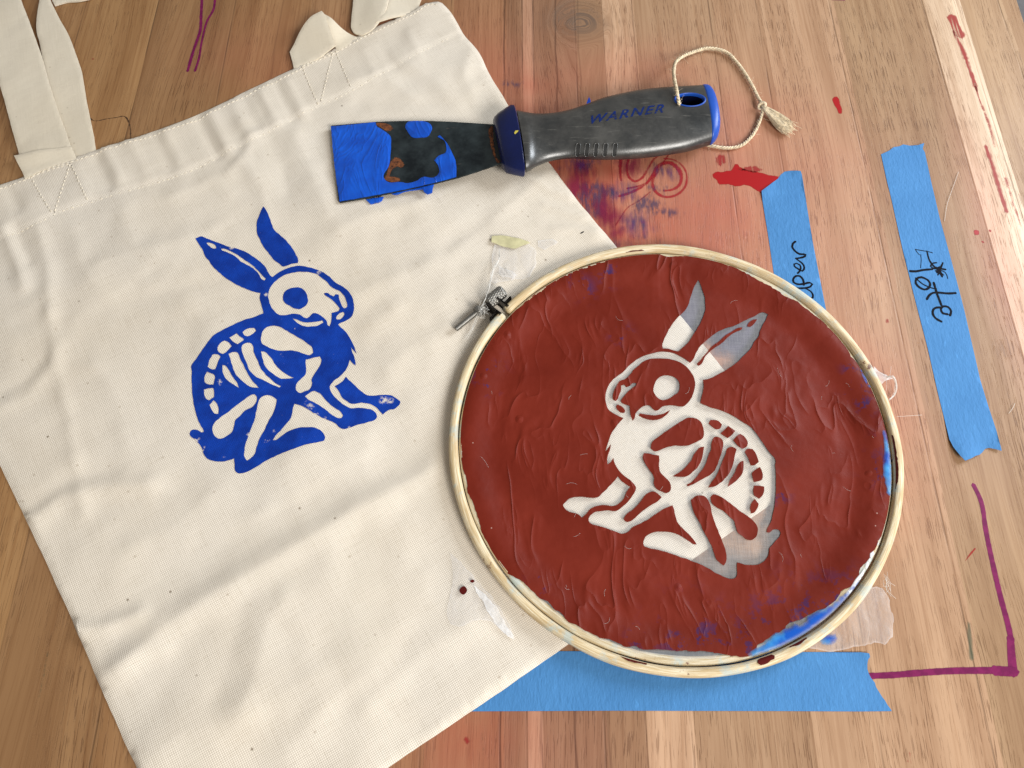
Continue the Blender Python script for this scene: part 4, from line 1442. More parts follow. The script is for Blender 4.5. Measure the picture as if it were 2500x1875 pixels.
# fit the print's outline to the stencil (mirrored, turned) from matching points
B1 = lambda l: zc(l, 1360, 660, 3.687)
B2 = lambda l: zc(l, 1360, 1020, 3.687)
src = A1([(775, 100), (112, 410), (1120, 655), (1090, 1000), (1425, 1272), (1375, 955), (1510, 1250), (862, 790), (748, 940), (778, 1150)]) + \
    A2([(1230, 340), (880, 62), (1690, 330), (1675, 450), (1425, 660), (2122, 810), (1890, 940), (1085, 830), (880, 1190), (1385, 1160), (560, 1510), (50, 1110), (185, 1100), (75, 450), (610, 1385), (330, 925)])
dst = B1([(1258, 100), (1905, 385), (955, 700), (985, 1055), (685, 1345), (708, 1048), (590, 1335), (1212, 820), (1315, 985), (1285, 1190)]) + \
    B2([(880, 290), (1210, 5), (440, 270), (462, 408), (705, 625), (62, 770), (280, 940), (1035, 805), (1240, 1135), (765, 1140), (1590, 1440), (2003, 1050), (1885, 1010), (1955, 400), (1510, 1320), (1740, 855)])
sw, dw = PW(src, ZP), PW(dst, ZS)
c0 = sw.mean(0)


def feat(q):
    x, y = (q[:, 0] - c0[0]) * 10, (q[:, 1] - c0[1]) * 10
    return np.c_[np.ones(len(x)), x, y, x * x, x * y, y * y]


coef = np.linalg.lstsq(feat(sw), dw, rcond=None)[0]
print('stencil fit mm', (np.abs(feat(sw) @ coef - dw) * 1000).mean(0))
sten = [smooth_closed(feat(c) @ coef, .0008, 58, .00007, seed=40 + i) for i, c in enumerate(rab_w)]

sheet('screen_fabric', [circ], lambda x, y: screen_h(x, y) - .00012, M['screen'], hoop, .0035, label='sheer mesh stretched over the inner ring')
RED = [(1200, 812), (1178, 845), (1154, 907), (1137, 956), (1125, 1007), (1117, 1043), (1115, 1079), (1120, 1109), (1132, 1150), (1143, 1200), (1160, 1240), (1172, 1285), (1188, 1323), (1209, 1371),
       (1245, 1402), (1275, 1420), (1299, 1441), (1335, 1471), (1375, 1504), (1411, 1531), (1441, 1546), (1480, 1561), (1537, 1579), (1613, 1588), (1700, 1590), (1770, 1597), (1831, 1600), (1850, 1575),
       (1900, 1540), (1960, 1508), (2020, 1478), (2060, 1440), (2093, 1413), (2096, 1395), (2129, 1353), (2147, 1322), (2166, 1301), (2178, 1247), (2182, 1213), (2168, 1205), (2163, 1156), (2166, 1081),
       (2166, 1048), (2158, 1010), (2142, 969), (2130, 948), (2112, 918), (2090, 880), (2067, 849), (2013, 790), (1963, 752), (1899, 712), (1800, 656), (1760, 641), (1707, 625), (1639, 627), (1585, 620),
       (1530, 624), (1476, 634), (1408, 656), (1368, 675), (1342, 694), (1306, 705), (1275, 741), (1237, 777)]
redc = smooth_closed(PW(RED, .0068), .0016, 60, .00045, seed=9)
# keep the red inside the ring
rr_ = np.hypot(*(redc - HOOP_C).T)
lim = R_IN - .0008
fct = np.minimum(1, lim / rr_)
redc = HOOP_C + (redc - HOOP_C) * fct[:, None]


def bluef(x, y):
    h = np.zeros(len(x))
    for (a, b, r) in [(1378, 668, 22), (1485, 668, 22), (1515, 812, 18), (1425, 703, 20), (2090, 960, 20), (2110, 990, 16), (1185, 905, 26), (1195, 940, 18), (1860, 1590, 50), (1920, 1550, 60), (1990, 1520, 60), (2050, 1480, 45),
                      (2166, 1080, 20), (2160, 1150, 28), (1905, 1205, 16), (1560, 1560, 18), (1310, 1430, 16), (2075, 905, 14), (1700, 1585, 60), (1255, 1500, 8)]:
        q = P(a, b, .005)
        h = np.maximum(h, np.exp(-((x - q[0]) ** 2 + (y - q[1]) ** 2) / (r * PXM * 1.3) ** 2))
    return h


sheet('stencil_paint', [redc] + sten, lay(.00030, screen_h), M['red_paint'], hoop, .0022, thick=.00032, label='dark red paint blocking the screen round a bare rabbit skeleton shape',
      extra={'blue': bluef})
# blue paint brushed over the rim of the screen
for i, (px, w_) in enumerate([([(1828, 1603), (1870, 1588), (1920, 1566), (1975, 1540), (2030, 1500), (2075, 1455), (2110, 1415)], [10, 38, 46, 44, 30, 20, 10]),
                              ([(2160, 1050), (2168, 1090), (2172, 1140), (2176, 1180), (2174, 1205)], [8, 16, 26, 30, 14]),
                              ([(2105, 900), (2118, 925), (2132, 950)], [9, 16, 9])]):
    c = ribbon(PW(px, .0085), [a * PXM for a in w_], .002, jit=.2, seed=i)
    r1 = np.hypot(*(c - HOOP_C).T)
    c = HOOP_C + (c - HOOP_C) * np.minimum(1, (R_IN - .0003) / r1)[:, None]
    sheet('paint_smear', [c], lay(.00068, screen_h), M['blue_wet'], hoop, .0012, fade=True, label='bright blue paint smeared on the rim of the screen')
# white unpainted mesh bunched at the lower right rim
for i, px in enumerate([[(2060, 1470), (2100, 1425), (2130, 1385), (2155, 1335), (2170, 1300)], [(2176, 1262), (2184, 1220), (2186, 1180), (2182, 1120), (2174, 1060)], [(2140, 960), (2155, 990), (2166, 1025)]]):
    c = ribbon(PW(px, .0083), [10 * PXM, 24 * PXM, 30 * PXM, 16 * PXM] if i == 0 else [8 * PXM, 13 * PXM, 10 * PXM], .002, jit=.15, seed=i + 5)
    r1 = np.hypot(*(c - HOOP_C).T)
    c = HOOP_C + (c - HOOP_C) * np.minimum(1, (R_IN - .0003) / r1)[:, None]
    sheet('bunched_mesh', [c], lay(.00055 if i else .0004, screen_h), M['rimwhite'], hoop, .0012, fade=True)

# dark red blots on the outer ring
for (px, w_) in [([(2133, 1375), (2122, 1395), (2112, 1410)], [4, 9, 5]), ([(1932, 1577), (1955, 1566), (1972, 1556)], [4, 8, 4]), ([(1856, 1617), (1872, 1610), (1890, 1602)], [12, 20, 10]),
                 ([(1515, 1598), (1535, 1607), (1560, 1615), (1580, 1620)], [3, 9, 8, 4]), ([(2182, 1060), (2190, 1110), (2193, 1150), (2190, 1190)], [4, 6, 8, 4]), ([(1530, 612), (1560, 609), (1588, 608)], [4, 8, 3]),
                 ([(1400, 652), (1440, 640), (1480, 628)], [3, 7, 3])]:
    V3 = []
    hz = HB + .0088
    c = PW(px, hz)

    def oh(x, y):
        r = np.hypot(x - HOOP_C[0], y - HOOP_C[1])
        u = np.clip(np.abs(r - (HOOP_R - OUT_W / 2)) / (OUT_W / 2), 0, .985)
        return HB + .0035 + .0035 * (1 - u ** 2.9) ** (1 / 2.9) + .00038
    cc = ribbon(c, [a * PXM for a in w_], .0015, jit=.35, seed=int(px[0][0]))
    r1 = np.hypot(*(cc - HOOP_C).T)
    cc = HOOP_C + (cc - HOOP_C) * (np.clip(r1, HOOP_R - OUT_W * .93, HOOP_R - OUT_W * .06) / r1)[:, None]
    sheet('paint_blot', [cc], oh, M['drop'], hoop, .0007)

# loose ends of the sheer mesh outside the hoop
t_tl = zc([(690, 210), (1180, 200), (1260, 260), (1250, 500), (1180, 640), (1000, 680), (860, 700), (700, 745), (640, 700), (660, 500), (680, 330)], 1080, 560, 5.53)


def tail(px, mat, h=.0009, sp=.002, label=None, jit=.0004, base=bag_h, z0=ZB + .001, name='loose_mesh'):
    c = smooth_closed(PW(px, z0), .0015, 36, jit, seed=7)
    return sheet(name, [c], lambda x, y: base(x, y) + h + .0003 * vnoise(x, y, .01, 61, 2), M[mat], hoop, sp, fade=True, label=label)


tail(t_tl + zc([], 0, 0, 1), 'tail', label='loose end of sheer mesh left of the hoop')
tail(zc([(760, 520), (900, 560), (1010, 620), (940, 670), (830, 650), (760, 600)], 1080, 560, 5.53), 'tail', h=.0014)
tail(zc([(665, 95), (800, 92), (900, 105), (1050, 135), (1150, 165), (1190, 190), (1120, 215), (1060, 235), (980, 265), (880, 250), (780, 225), (700, 190), (665, 185)], 1080, 560, 5.53), 'yellow', h=.0016,
     label='yellowed glue patch on the loose mesh', name='glue_patch', jit=.0001)
tail(zc([(1290, 150), (1400, 130), (1520, 135), (1560, 160), (1480, 220), (1380, 260), (1300, 230)], 1080, 560, 5.53), 'tail', h=.0008)
tb = zc([(190, 300), (250, 340), (330, 430), (430, 540), (520, 640), (600, 760), (680, 880), (720, 990), (650, 970), (560, 880), (440, 845), (360, 860), (260, 900), (200, 880), (170, 760), (200, 640), (230, 500)], 1040, 1260, 3.318)
tail(tb, 'tail', label='loose end of sheer mesh with two dark red drops')
tail(zc([(380, 560), (440, 600), (520, 680), (600, 790), (670, 900), (715, 995), (640, 960), (560, 860), (500, 760), (430, 660)], 1040, 1260, 3.318), 'tailwhite', h=.0014)
for a in ((303, 603, 32, 34), (376, 528, 20, 13)):
    c = smooth_closed(PW(zc(blob(*a, n=9, rough=.12, seed=2), 1040, 1260, 3.318), ZB + .002), .0005, 60)
    sheet('paint_drop', [c], lay(.0012), M['drop'], hoop, .0008)
flat0 = lambda x, y: np.full(len(np.atleast_1d(x)), .0003)
tr = zc([(1250, 600), (1400, 560), (1600, 570), (1690, 590), (1720, 680), (1750, 800), (1762, 900), (1758, 975), (1720, 1010), (1690, 1035), (1600, 1030), (1480, 1055), (1380, 1080), (1250, 1095), (1100, 1075), (1000, 1060)], 1650, 1260, 3.318)
tail(tr, 'tail', h=.0009, base=flat0, z0=.001, label='loose end of sheer mesh right of the wide tape')
tail(zc([(1150, 1000), (1200, 960), (1290, 950), (1310, 990), (1280, 1030), (1220, 1050), (1170, 1040)], 1650, 1260, 3.318), 'blue_wet', h=.0013, base=flat0, z0=.001, name='paint_smear', jit=.0003)
tail(zc([(930, -20), (1000, 30), (1060, 60), (1090, 75), (1040, 90), (1000, 130), (950, 60)], 1850, 900, 3.3175), 'tailwhite', h=.0022, base=flat0, z0=.0025)

# clamp: bracket, screw, nut and knurled knob ------------------------------
AX0 = P3(1112, 804, .0052)
AX1 = P3(1226, 712, .0072)
ax = (AX1 - AX0)
AL = ax.length
ax.normalize()
sidev = ax.cross(Vector((0, 0, 1))).normalized()
upv = sidev.cross(ax)


def lathe(name, prof, mat, parent, n=28, fn=None):
    """profile [(dist along axis, radius)] turned about the screw axis"""
    V, F = [], []
    for i, (s, r) in enumerate(prof):
        for k in range(n):
            t = 2 * math.pi * k / n
            rr = fn(s, t, r) if fn else r
            V.append(tuple(AX0 + ax * s + (sidev * math.cos(t) + upv * math.sin(t)) * rr))
    m_ = len(prof)
    for i in range(m_ - 1):
        for k in range(n):
            F.append((i * n + k, i * n + (k + 1) % n, (i + 1) * n + (k + 1) % n, (i + 1) * n + k))
    F.append(tuple(range(n)))
    F.append(tuple((m_ - 1) * n + k for k in range(n))[::-1])
    me = mesh_from(name, V, F)
    bm = bmesh.new()
    bm.from_mesh(me)
    bmesh.ops.recalc_face_normals(bm, faces=bm.faces)
    bm.to_mesh(me)
    bm.free()
    o = obj(name, me, mat)
    adopt(o, parent)
    return o


RS = .0019
prof = [(0, RS * .6), (.0003, RS * .92)]
s = .0004
while s < AL * .60:
    prof += [(s, RS * .80), (s + .00035, RS), (s + .0007, RS * .80)]
    s += .00078
screw = lathe('clamp_screw', prof, M['steel'], hoop, fn=None)
screw['label'] = 'threaded steel screw of the hoop clamp'


def hexf(s, t, r):
    a = (t % (math.pi / 3)) - math.pi / 6
    return r * math.cos(math.pi / 6) / math.cos(a)


nut = lathe('nut', [(AL * .44, .0034), (AL * .44 + .0003, .0038), (AL * .44 + .0030, .0038), (AL * .44 + .0033, .0034)], M['steel'], hoop, n=48, fn=hexf)
nut.parent = screw
nut.matrix_parent_inverse = Matrix.Identity(4)
nut.matrix_parent_inverse = (Matrix.Translation(hoop.location) @ screw.matrix_parent_inverse).inverted() if 0 else Matrix.Identity(4)
k0 = AL * .68
kp = []
for i in range(60):
    u = i / 59
    s = k0 + u * (AL * 1.03 - k0)
    r = .0039 * (1 - max(0, (u - .88) / .12) ** 2 * .25) * (1 - max(0, (.06 - u) / .06) * .2)
    kp.append((s, r))
knob = lathe('knurled_knob', kp, M['steel'], hoop, n=120,
             fn=lambda s, t, r: r + .0004 * (abs(math.sin(t * 9 + (s - k0) * 900)) * abs(math.sin(t * 9 - (s - k0) * 900))) - .0001)
bpy.context.view_layer.update()
for c in (nut, knob):
    mw = Matrix.Identity(4)
    c.parent = screw
    c.matrix_parent_inverse = screw.matrix_world.inverted() if 0 else Matrix.Identity(4)


def box(name, ctr, u, v, wv, su, sv, sw_, mat, parent, bev=.0002):
    bm = bmesh.new()
    bmesh.ops.create_cube(bm, size=1)
    for q in bm.verts:
        q.co = Vector(ctr) + u * q.co.x * su + v * q.co.y * sv + wv * q.co.z * sw_
    bmesh.ops.bevel(bm, geom=list(bm.edges), offset=bev, segments=2, affect='EDGES')
    bmesh.ops.recalc_face_normals(bm, faces=bm.faces)
    me = bpy.data.meshes.new(name)
    bm.to_mesh(me)
    bm.free()
    o = obj(name, me, mat)
    adopt(o, parent)
    return o


rad = Vector((math.cos(GA), math.sin(GA), 0))
tan = Vector((-math.sin(GA), math.cos(GA), 0))
HC3 = Vector((HOOP_C[0], HOOP_C[1], 0))
for sgn, off in ((-1, .0028), (1, -.0003)):
    cpos = HC3 + rad * (HOOP_R + .0030) + tan * (sgn * .0034 + off * 0) + Vector((0, 0, HB + .0045))
    box('clamp_bracket', cpos, rad, tan, Vector((0, 0, 1)), .0108, .0011, .0078, M['blackmetal'], hoop)
    cpos = HC3 + rad * (HOOP_R + .0004) + tan * (sgn * .0062) + Vector((0, 0, HB + .0044))
    box('clamp_plate', cpos, rad, tan, Vector((0, 0, 1)), .0008, .0062, .0074, M['blackmetal'], hoop)

# frayed threads of the mesh
FR = []


def thread(pts, z, r=.00013, V=None, F=None, wob=.0006, seed=0):
    rr = random.Random(seed)
    q = [P3(a, b, zz) for (a, b), zz in zip(pts, np.interp(np.linspace(0, 1, len(pts)), np.linspace(0, 1, len(np.atleast_1d(z))), np.atleast_1d(z)))]
    s = smooth3(q, .0015)
    s[:, 0] += np.array([rr.uniform(-1, 1) * wob * .3 for _ in s])
    s[:, 1] += np.array([rr.uniform(-1, 1) * wob * .3 for _ in s])
    tube_data(s, r, 5, V, F)


V, F = [], []
base = zc([(775, 260), (770, 350), (760, 420), (710, 500), (670, 620), (630, 760), (575, 940), (520, 1080), (470, 1190), (380, 1370), (300, 1500), (220, 1659)], 1080, 560, 5.53)
for i in range(7):
    rr = random.Random(i)
    n_ = rr.randint(7, 12)
    st = rr.randint(0, 3)
    pp = [(a + rr.uniform(-1.5, 1.5) * (1 + .25 * k), b + rr.uniform(-2, 2)) for k, (a, b) in enumerate(base[st:n_])]
    if len(pp) > 3:
        thread(pp, [.004, .006, .010, .010, .006, .0035], .00011, V, F, wob=.0003, seed=i)
for i in range(26):
    rr = random.Random(100 + i)
    x, y = rr.uniform(690, 860), rr.uniform(470, 700)
    ang = rr.uniform(-.4, .9)
    L = rr.uniform(60, 170)
    pp = zc([(x, y), (x + L * .4 * math.cos(ang), y + L * .4 * math.sin(ang) + rr.uniform(-20, 20)), (x + L * math.cos(ang), y + L * math.sin(ang) + rr.uniform(-30, 30))], 1080, 560, 5.53)
    thread(pp, [.0035, .0045, .0038], .00006, V, F, wob=.0001, seed=i)
for i in range(14):
    rr = random.Random(300 + i)
    x, y = rr.uniform(520, 600), rr.uniform(960, 1100)
    pp = zc([(x, y), (x + rr.uniform(-60, 90), y + rr.uniform(20, 90)), (x + rr.uniform(-60, 60), y + rr.uniform(80, 160))], 1080, 560, 5.53)
    thread(pp, [.011, .012, .009], .00006, V, F, wob=.0002, seed=i)
# loops of thread at the right of the hoop
for i in range(9):
    rr = random.Random(500 + i)
    w_ = rr.uniform(.6, 1.1)
    pp = zc([(1040, 70), (1085 + 10 * w_, 62), (1085 + 40 * w_, 95), (1085 + 42 * w_, 160), (1085 + 20 * w_, 215), (1070 - 5 * w_, 250)], 1850, 900, 3.3175)
    thread([(a + rr.uniform(-2, 2), b + rr.uniform(-3, 3)) for a, b in pp], [.004, .006, .005, .003, .002, .002], .00008, V, F, wob=.0001, seed=i)
for i, pp in enumerate([[(1065, 70), (1075, 30), (1080, -20)], [(1120, 388), (1200, 384), (1330, 375)], [(1040, 90), (1045, 150), (1030, 200)]]):
    thread(zc(pp, 1850, 900, 3.3175), [.003, .003, .001], .00007, V, F, wob=.0001, seed=i)
for i in range(12):
    rr = random.Random(700 + i)
    x, y = rr.uniform(1680, 1720), rr.uniform(450, 560)
    thread(zc([(x, y), (x + rr.uniform(-10, 30), y + rr.uniform(20, 60)), (x + rr.uniform(-10, 90), y + rr.uniform(50, 150))], 1650, 1260, 3.318), [.003, .004, .001], .00006, V, F, wob=.0001, seed=i)
o = obj('frayed_threads', mesh_from('frayed_threads', V, F), M['thread'])
o['kind'] = 'stuff'
adopt(o, hoop)
# fine lint caught in the red paint
V, F = [], []
for i in range(34):
    rr = random.Random(900 + i)
    a, r = rr.uniform(0, 6.28), HOOP_R * math.sqrt(rr.uniform(.02, .78))
    x, y = HOOP_C[0] + r * math.cos(a), HOOP_C[1] + r * math.sin(a)
    ang, L, cv = rr.uniform(0, 6.28), rr.uniform(.0012, .006) * (2.0 if i % 12 == 0 else 1), rr.uniform(-2, 2)
    pts = []
    for k in range(9):
        pts.append((x, y, 0))
        x += math.cos(ang) * L / 8
        y += math.sin(ang) * L / 8
        ang += cv / 8
    pa = np.array(pts)
    z = screen_h(pa[:, 0], pa[:, 1]) + .00042
    if inside(pa[:, :2], sten).any():
        continue
    tube_data(np.c_[pa[:, :2], z], .000032, 4, V, F)
o = obj('lint', mesh_from('lint', V, F), M['thread'])
o['kind'] = 'stuff'
adopt(o, hoop)

# ------------------------------------------------------------------ putty knife
kn = thing('putty_knife', 'putty knife with a grey rubber handle and blue paint on its blade', 'putty knife', tuple(P3(1150, 350, 0)))
KZ = lambda l: zc(l, 800, 80, 3.687)
HZ = lambda l: zc(l, 1200, 0, 3.16)
bx0, bx1 = P(808, 400, .003)[0], P(1215, 350, .010)[0]


def blade_h(x, y):
    t = np.clip((np.asarray(x) - bx0) / (bx1 - bx0), 0, 1)
    return .0046 + .0052 * t ** 1.4


def pk(px, off=0):
    """photo px -> world xy on the blade plane"""
    out = []
    for a, b in px:
        z = .0046
        for _ in range(6):
            q = P(a, b, z + off)
            z = float(blade_h(q[0], q[1]))
        out.append(q)
    return np.array(out)


bl_px = KZ([(28, 845), (34, 835), (430, 802), (650, 794), (900, 793), (1100, 800), (1300, 812), (1520, 826), (1600, 1175), (1560, 1172), (1480, 1200), (1320, 1255), (1160, 1305), (900, 1370), (600, 1435), (350, 1485), (110, 1525), (98, 1515), (60, 1180)])
blade = sheet('blade', [pk(bl_px)], blade_h, M['blade'], kn, .004, thick=.0011)


def on_blade(name, px, mat, off, label=None, sp=.0015, jit=.00008, thick=0, seed=1, rounded=0.0):
    c = smooth_closed(pk(px), .0009, 60, jit, seed=seed)
    if rounded:
        f = lambda x, y: blade_h(x, y) + off + rounded * (1 - np.exp(-seg_dist(np.c_[x, y], c, True) / .0009))
    else:
        f = lambda x, y: blade_h(x, y) + off
    o = sheet(name, [c], f, M[mat], None, sp, fade=True, label=label, thick=thick)
    adopt(o, kn)
    return o


p1 = KZ([(30, 842), (120, 836), (430, 806), (440, 840), (500, 880), (565, 935), (570, 1010), (565, 1100), (550, 1200), (500, 1290), (520, 1330), (560, 1350), (640, 1345), (720, 1355), (800, 1335), (860, 1300), (950, 1305),
         (1000, 1270), (995, 1200), (960, 1150), (1000, 1110), (1060, 1080), (1065, 1010), (1045, 970), (990, 937), (1010, 925), (1060, 975), (1110, 1060), (1145, 1140), (1160, 1220), (1158, 1300), (900, 1366), (600, 1430), (108, 1520), (60, 1180)])
children = [on_blade('paint_smear', p1, 'wet_blue', .00025, 'thick wet blue paint on the blade end', thick=.0004, rounded=.00045),
            on_blade('paint_smear', KZ([(700, 850), (720, 805), (760, 796), (870, 799), (920, 820), (940, 860), (925, 900), (900, 935), (840, 945), (760, 940), (720, 890)]), 'wet_blue', .00015, thick=.0003, rounded=.0005, seed=2),
            on_blade('paint_smear', KZ([(340, 1490), (420, 1478), (500, 1465), (480, 1500), (430, 1515), (385, 1528), (370, 1515)]), 'wet_blue', -.0012, thick=.001, rounded=.0004, seed=3, sp=.001),
            on_blade('paint_smear', KZ([(560, 1432), (760, 1395), (960, 1345), (945, 1375), (940, 1425), (900, 1440), (870, 1425), (850, 1395), (700, 1415), (600, 1445)]), 'wet_blue', -.0010, thick=.001, rounded=.0005, seed=4, sp=.001),
            on_blade('rust_patch', KZ([(425, 812), (480, 808), (560, 826), (595, 865), (560, 890), (520, 885), (480, 858), (440, 840)]), 'rust', .0001, seed=5, sp=.0008),
            on_blade('rust_patch', KZ([(560, 1170), (600, 1118), (650, 1130), (695, 1190), (670, 1225), (625, 1205), (580, 1240), (560, 1290), (650, 1310), (660, 1338), (560, 1348), (505, 1315), (530, 1260)]), 'rust', .0001, seed=6, sp=.0008),
            on_blade('rust_patch', KZ([(1455, 850), (1490, 830), (1500, 1000), (1530, 1130), (1570, 1170), (1520, 1175), (1480, 1080), (1455, 960)]), 'rust', .0001, seed=7, sp=.0008)]
for c in children:
    c.parent = blade
    c.matrix_parent_inverse = Matrix.Identity(4)
bpy.context.view_layer.update()


def loft(name, st, mat, parent, K=40, e=2.5, caps=True, hump=0.0, taper_e=None):
    """st = [(top px, bottom px, z centre, half thickness)] -> closed body"""
    V, F = [], []
    for i, s in enumerate(st):
        (t, b, zc_, ht) = s[:4]
        ee = s[4] if len(s) > 4 else e
        T, B = P3(*t, zc_), P3(*b, zc_)
        c = (T + B) / 2
        u = (T - B) / 2
        hw = u.length
        u.normalize()
        for k in range(K):
            a = 2 * math.pi * k / K
            ca, sa = math.cos(a), math.sin(a)
            X = math.copysign(abs(ca) ** (2 / ee), ca) * hw
            Z = math.copysign(abs(sa) ** (2 / ee), sa) * ht
            V.append(tuple(c + u * X + Vector((0, 0, Z))))
    n = len(st)
    for i in range(n - 1):
        for k in range(K):
            F.append((i * K + k, i * K + (k + 1) % K, (i + 1) * K + (k + 1) % K, (i + 1) * K + k))
    F.append(tuple(range(K)))
    F.append(tuple((n - 1) * K + k for k in range(K))[::-1])
    me = mesh_from(name, V, F)
    bm = bmesh.new()
    bm.from_mesh(me)
    bmesh.ops.recalc_face_normals(bm, faces=bm.faces)
    bm.to_mesh(me)
    bm.free()
    o = obj(name, me, mat)
    try:
        me.set_sharp_from_angle(angle=math.radians(40))
    except Exception:
        pass
    if parent:
        adopt(o, parent)
    return o


def hz(a, b, z, t, e=2.5):
    return (HZ([a])[0], HZ([b])[0], z, t, e - .3)


def dense(st, k=6):
    """Catmull-Rom between stations"""
    A = np.array([[*s[0], *s[1], s[2], s[3], s[4]] for s in st])
    out = []
    n = len(A)
    for i in range(n - 1):
        p0, p1_, p2, p3 = A[max(i - 1, 0)], A[i], A[i + 1], A[min(i + 2, n - 1)]
        for j in range(k):
            t = j / k
            q = .5 * ((2 * p1_) + (-p0 + p2) * t + (2 * p0 - 5 * p1_ + 4 * p2 - p3) * t * t + (-p0 + 3 * p1_ - 3 * p2 + p3) * t ** 3)
            out.append(((q[0], q[1]), (q[2], q[3]), q[4], q[5], q[6]))
    q = A[-1]
    out.append(((q[0], q[1]), (q[2], q[3]), q[4], q[5], q[6]))
    return out


hst = [hz((192, 862), (268, 1320), .0135, .0085, 2.4), hz((250, 872), (300, 1305), .0135, .0086, 2.3), hz((330, 882), (350, 1278), .0130, .0078, 2.2), hz((430, 882), (450, 1238), .0128, .0076, 2.2), hz((560, 865), (600, 1216), .0128, .0080, 2.2),
       hz((700, 828), (740, 1216), .0130, .0086), hz((850, 772), (890, 1220), .0132, .0092), hz((1000, 735), (1040, 1216), .0134, .0096), hz((1150, 708), (1200, 1203), .0134, .0099),
       hz((1300, 692), (1350, 1183), .0134, .0100), hz((1450, 685), (1515, 1155), .0134, .0100, 2.6), hz((1610, 680), (1690, 1102), .0134, .0099, 2.7)]
handle = loft('handle', dense(hst), M['rubber'], kn, K=72)
# the hanging hole is cut right through
hc = HZ([(1517, 812)])[0]


def cyl_at(name, ctr_px, zc_, rx, ry, rot, depth, n=48, r_in=None):
    c = P3(*ctr_px, zc_)
    bm = bmesh.new()
    rings = []
    for z in (zc_ - depth / 2, zc_ + depth / 2):
        rings.append([bm.verts.new((c.x + math.cos(rot) * rx * math.cos(t) - math.sin(rot) * ry * math.sin(t),
                                    c.y + math.sin(rot) * rx * math.cos(t) + math.cos(rot) * ry * math.sin(t), z))
                      for t in np.linspace(0, 2 * math.pi, n, endpoint=False)])
    for k in range(n):
        bm.faces.new((rings[0][k], rings[0][(k + 1) % n], rings[1][(k + 1) % n], rings[1][k]))
    bm.faces.new(rings[0][::-1])
    bm.faces.new(rings[1])
    bmesh.ops.recalc_face_normals(bm, faces=bm.faces)
    me = bpy.data.meshes.new(name)
    bm.to_mesh(me)
    bm.free()
    return me


HRX, HRY = .0098, .0058
cut = bpy.data.objects.new('cutter', cyl_at('cutter', hc, .018, HRX, HRY, .02, .05))
COL.objects.link(cut)
mod = handle.modifiers.new('hole', 'BOOLEAN')
mod.object = cut
mod.operation = 'DIFFERENCE'
mod.solver = 'EXACT'
bpy.context.view_layer.update()
dg = bpy.context.evaluated_depsgraph_get()
nm = bpy.data.meshes.new_from_object(handle.evaluated_get(dg))
handle.modifiers.clear()
handle.data = nm
nm.name = 'handle'
bpy.data.objects.remove(cut)
nm.polygons.foreach_set('use_smooth', [True] * len(nm.polygons))
try:
    nm.set_sharp_from_angle(angle=math.radians(35))
except Exception:
    pass
bm = bmesh.new()
bm.from_mesh(nm)
bmesh.ops.triangulate(bm, faces=bm.faces)
BV = BVHTree.FromBMesh(bm)
bm.free()
CAMP = Vector((0, CY, CZ))


def hit(px, py):
    d = Vector(ray(px, py)).normalized()
    r = BV.ray_cast(CAMP, d)
    return r[0], r[1]


# blue liner of the hole: a rounded ring on top and a tube down
c3 = P3(*hc, .018)
V, F = [], []
N = 64
prof = [(1.09, .0014), (1.08, .0021), (1.02, .0025), (.96, .0022), (.93, .0012), (.92, .0002)]
ztop = []
for k in range(N):
    t = 2 * math.pi * k / N
    x, y = c3.x + HRX * 1.16 * math.cos(t + .0), c3.y + HRY * 1.16 * math.sin(t)
    r = BV.ray_cast(Vector((x, y, .1)), Vector((0, 0, -1)))
    ztop.append(r[0].z if r[0] else .022)
for (f_, dz) in prof:
    for k in range(N):
        t = 2 * math.pi * k / N
        V.append((c3.x + HRX * f_ * math.cos(t), c3.y + HRY * f_ * math.sin(t), ztop[k] - .0018 + dz))
for i in range(len(prof) - 1):
    for k in range(N):
        F.append((i * N + k, i * N + (k + 1) % N, (i + 1) * N + (k + 1) % N, (i + 1) * N + k))
lm = mesh_from('hole_liner', V, F)
ln_o = obj('hole_liner', lm, M['capblue'])
ln_o.parent = handle
V2, F2 = [], []
for (f_, dz) in [(.93, .0006), (.92, -.002), (.92, -.0185)]:
    for k in range(N):
        t = 2 * math.pi * k / N
        V2.append((c3.x + HRX * f_ * math.cos(t), c3.y + HRY * f_ * math.sin(t), ztop[k] - .0018 + dz))
for i in range(2):
    for k in range(N):
        F2.append((i * N + k, i * N + (k + 1) % N, (i + 1) * N + (k + 1) % N, (i + 1) * N + k))
hw_ = obj('hole_wall', mesh_from('hole_wall', V2, F2), plain('hole_shade_navy', (.0012, .003, .02, 1), .5, spec=.15))  # tube coloured near-black to paint the shade down the hole
hw_.parent = handle
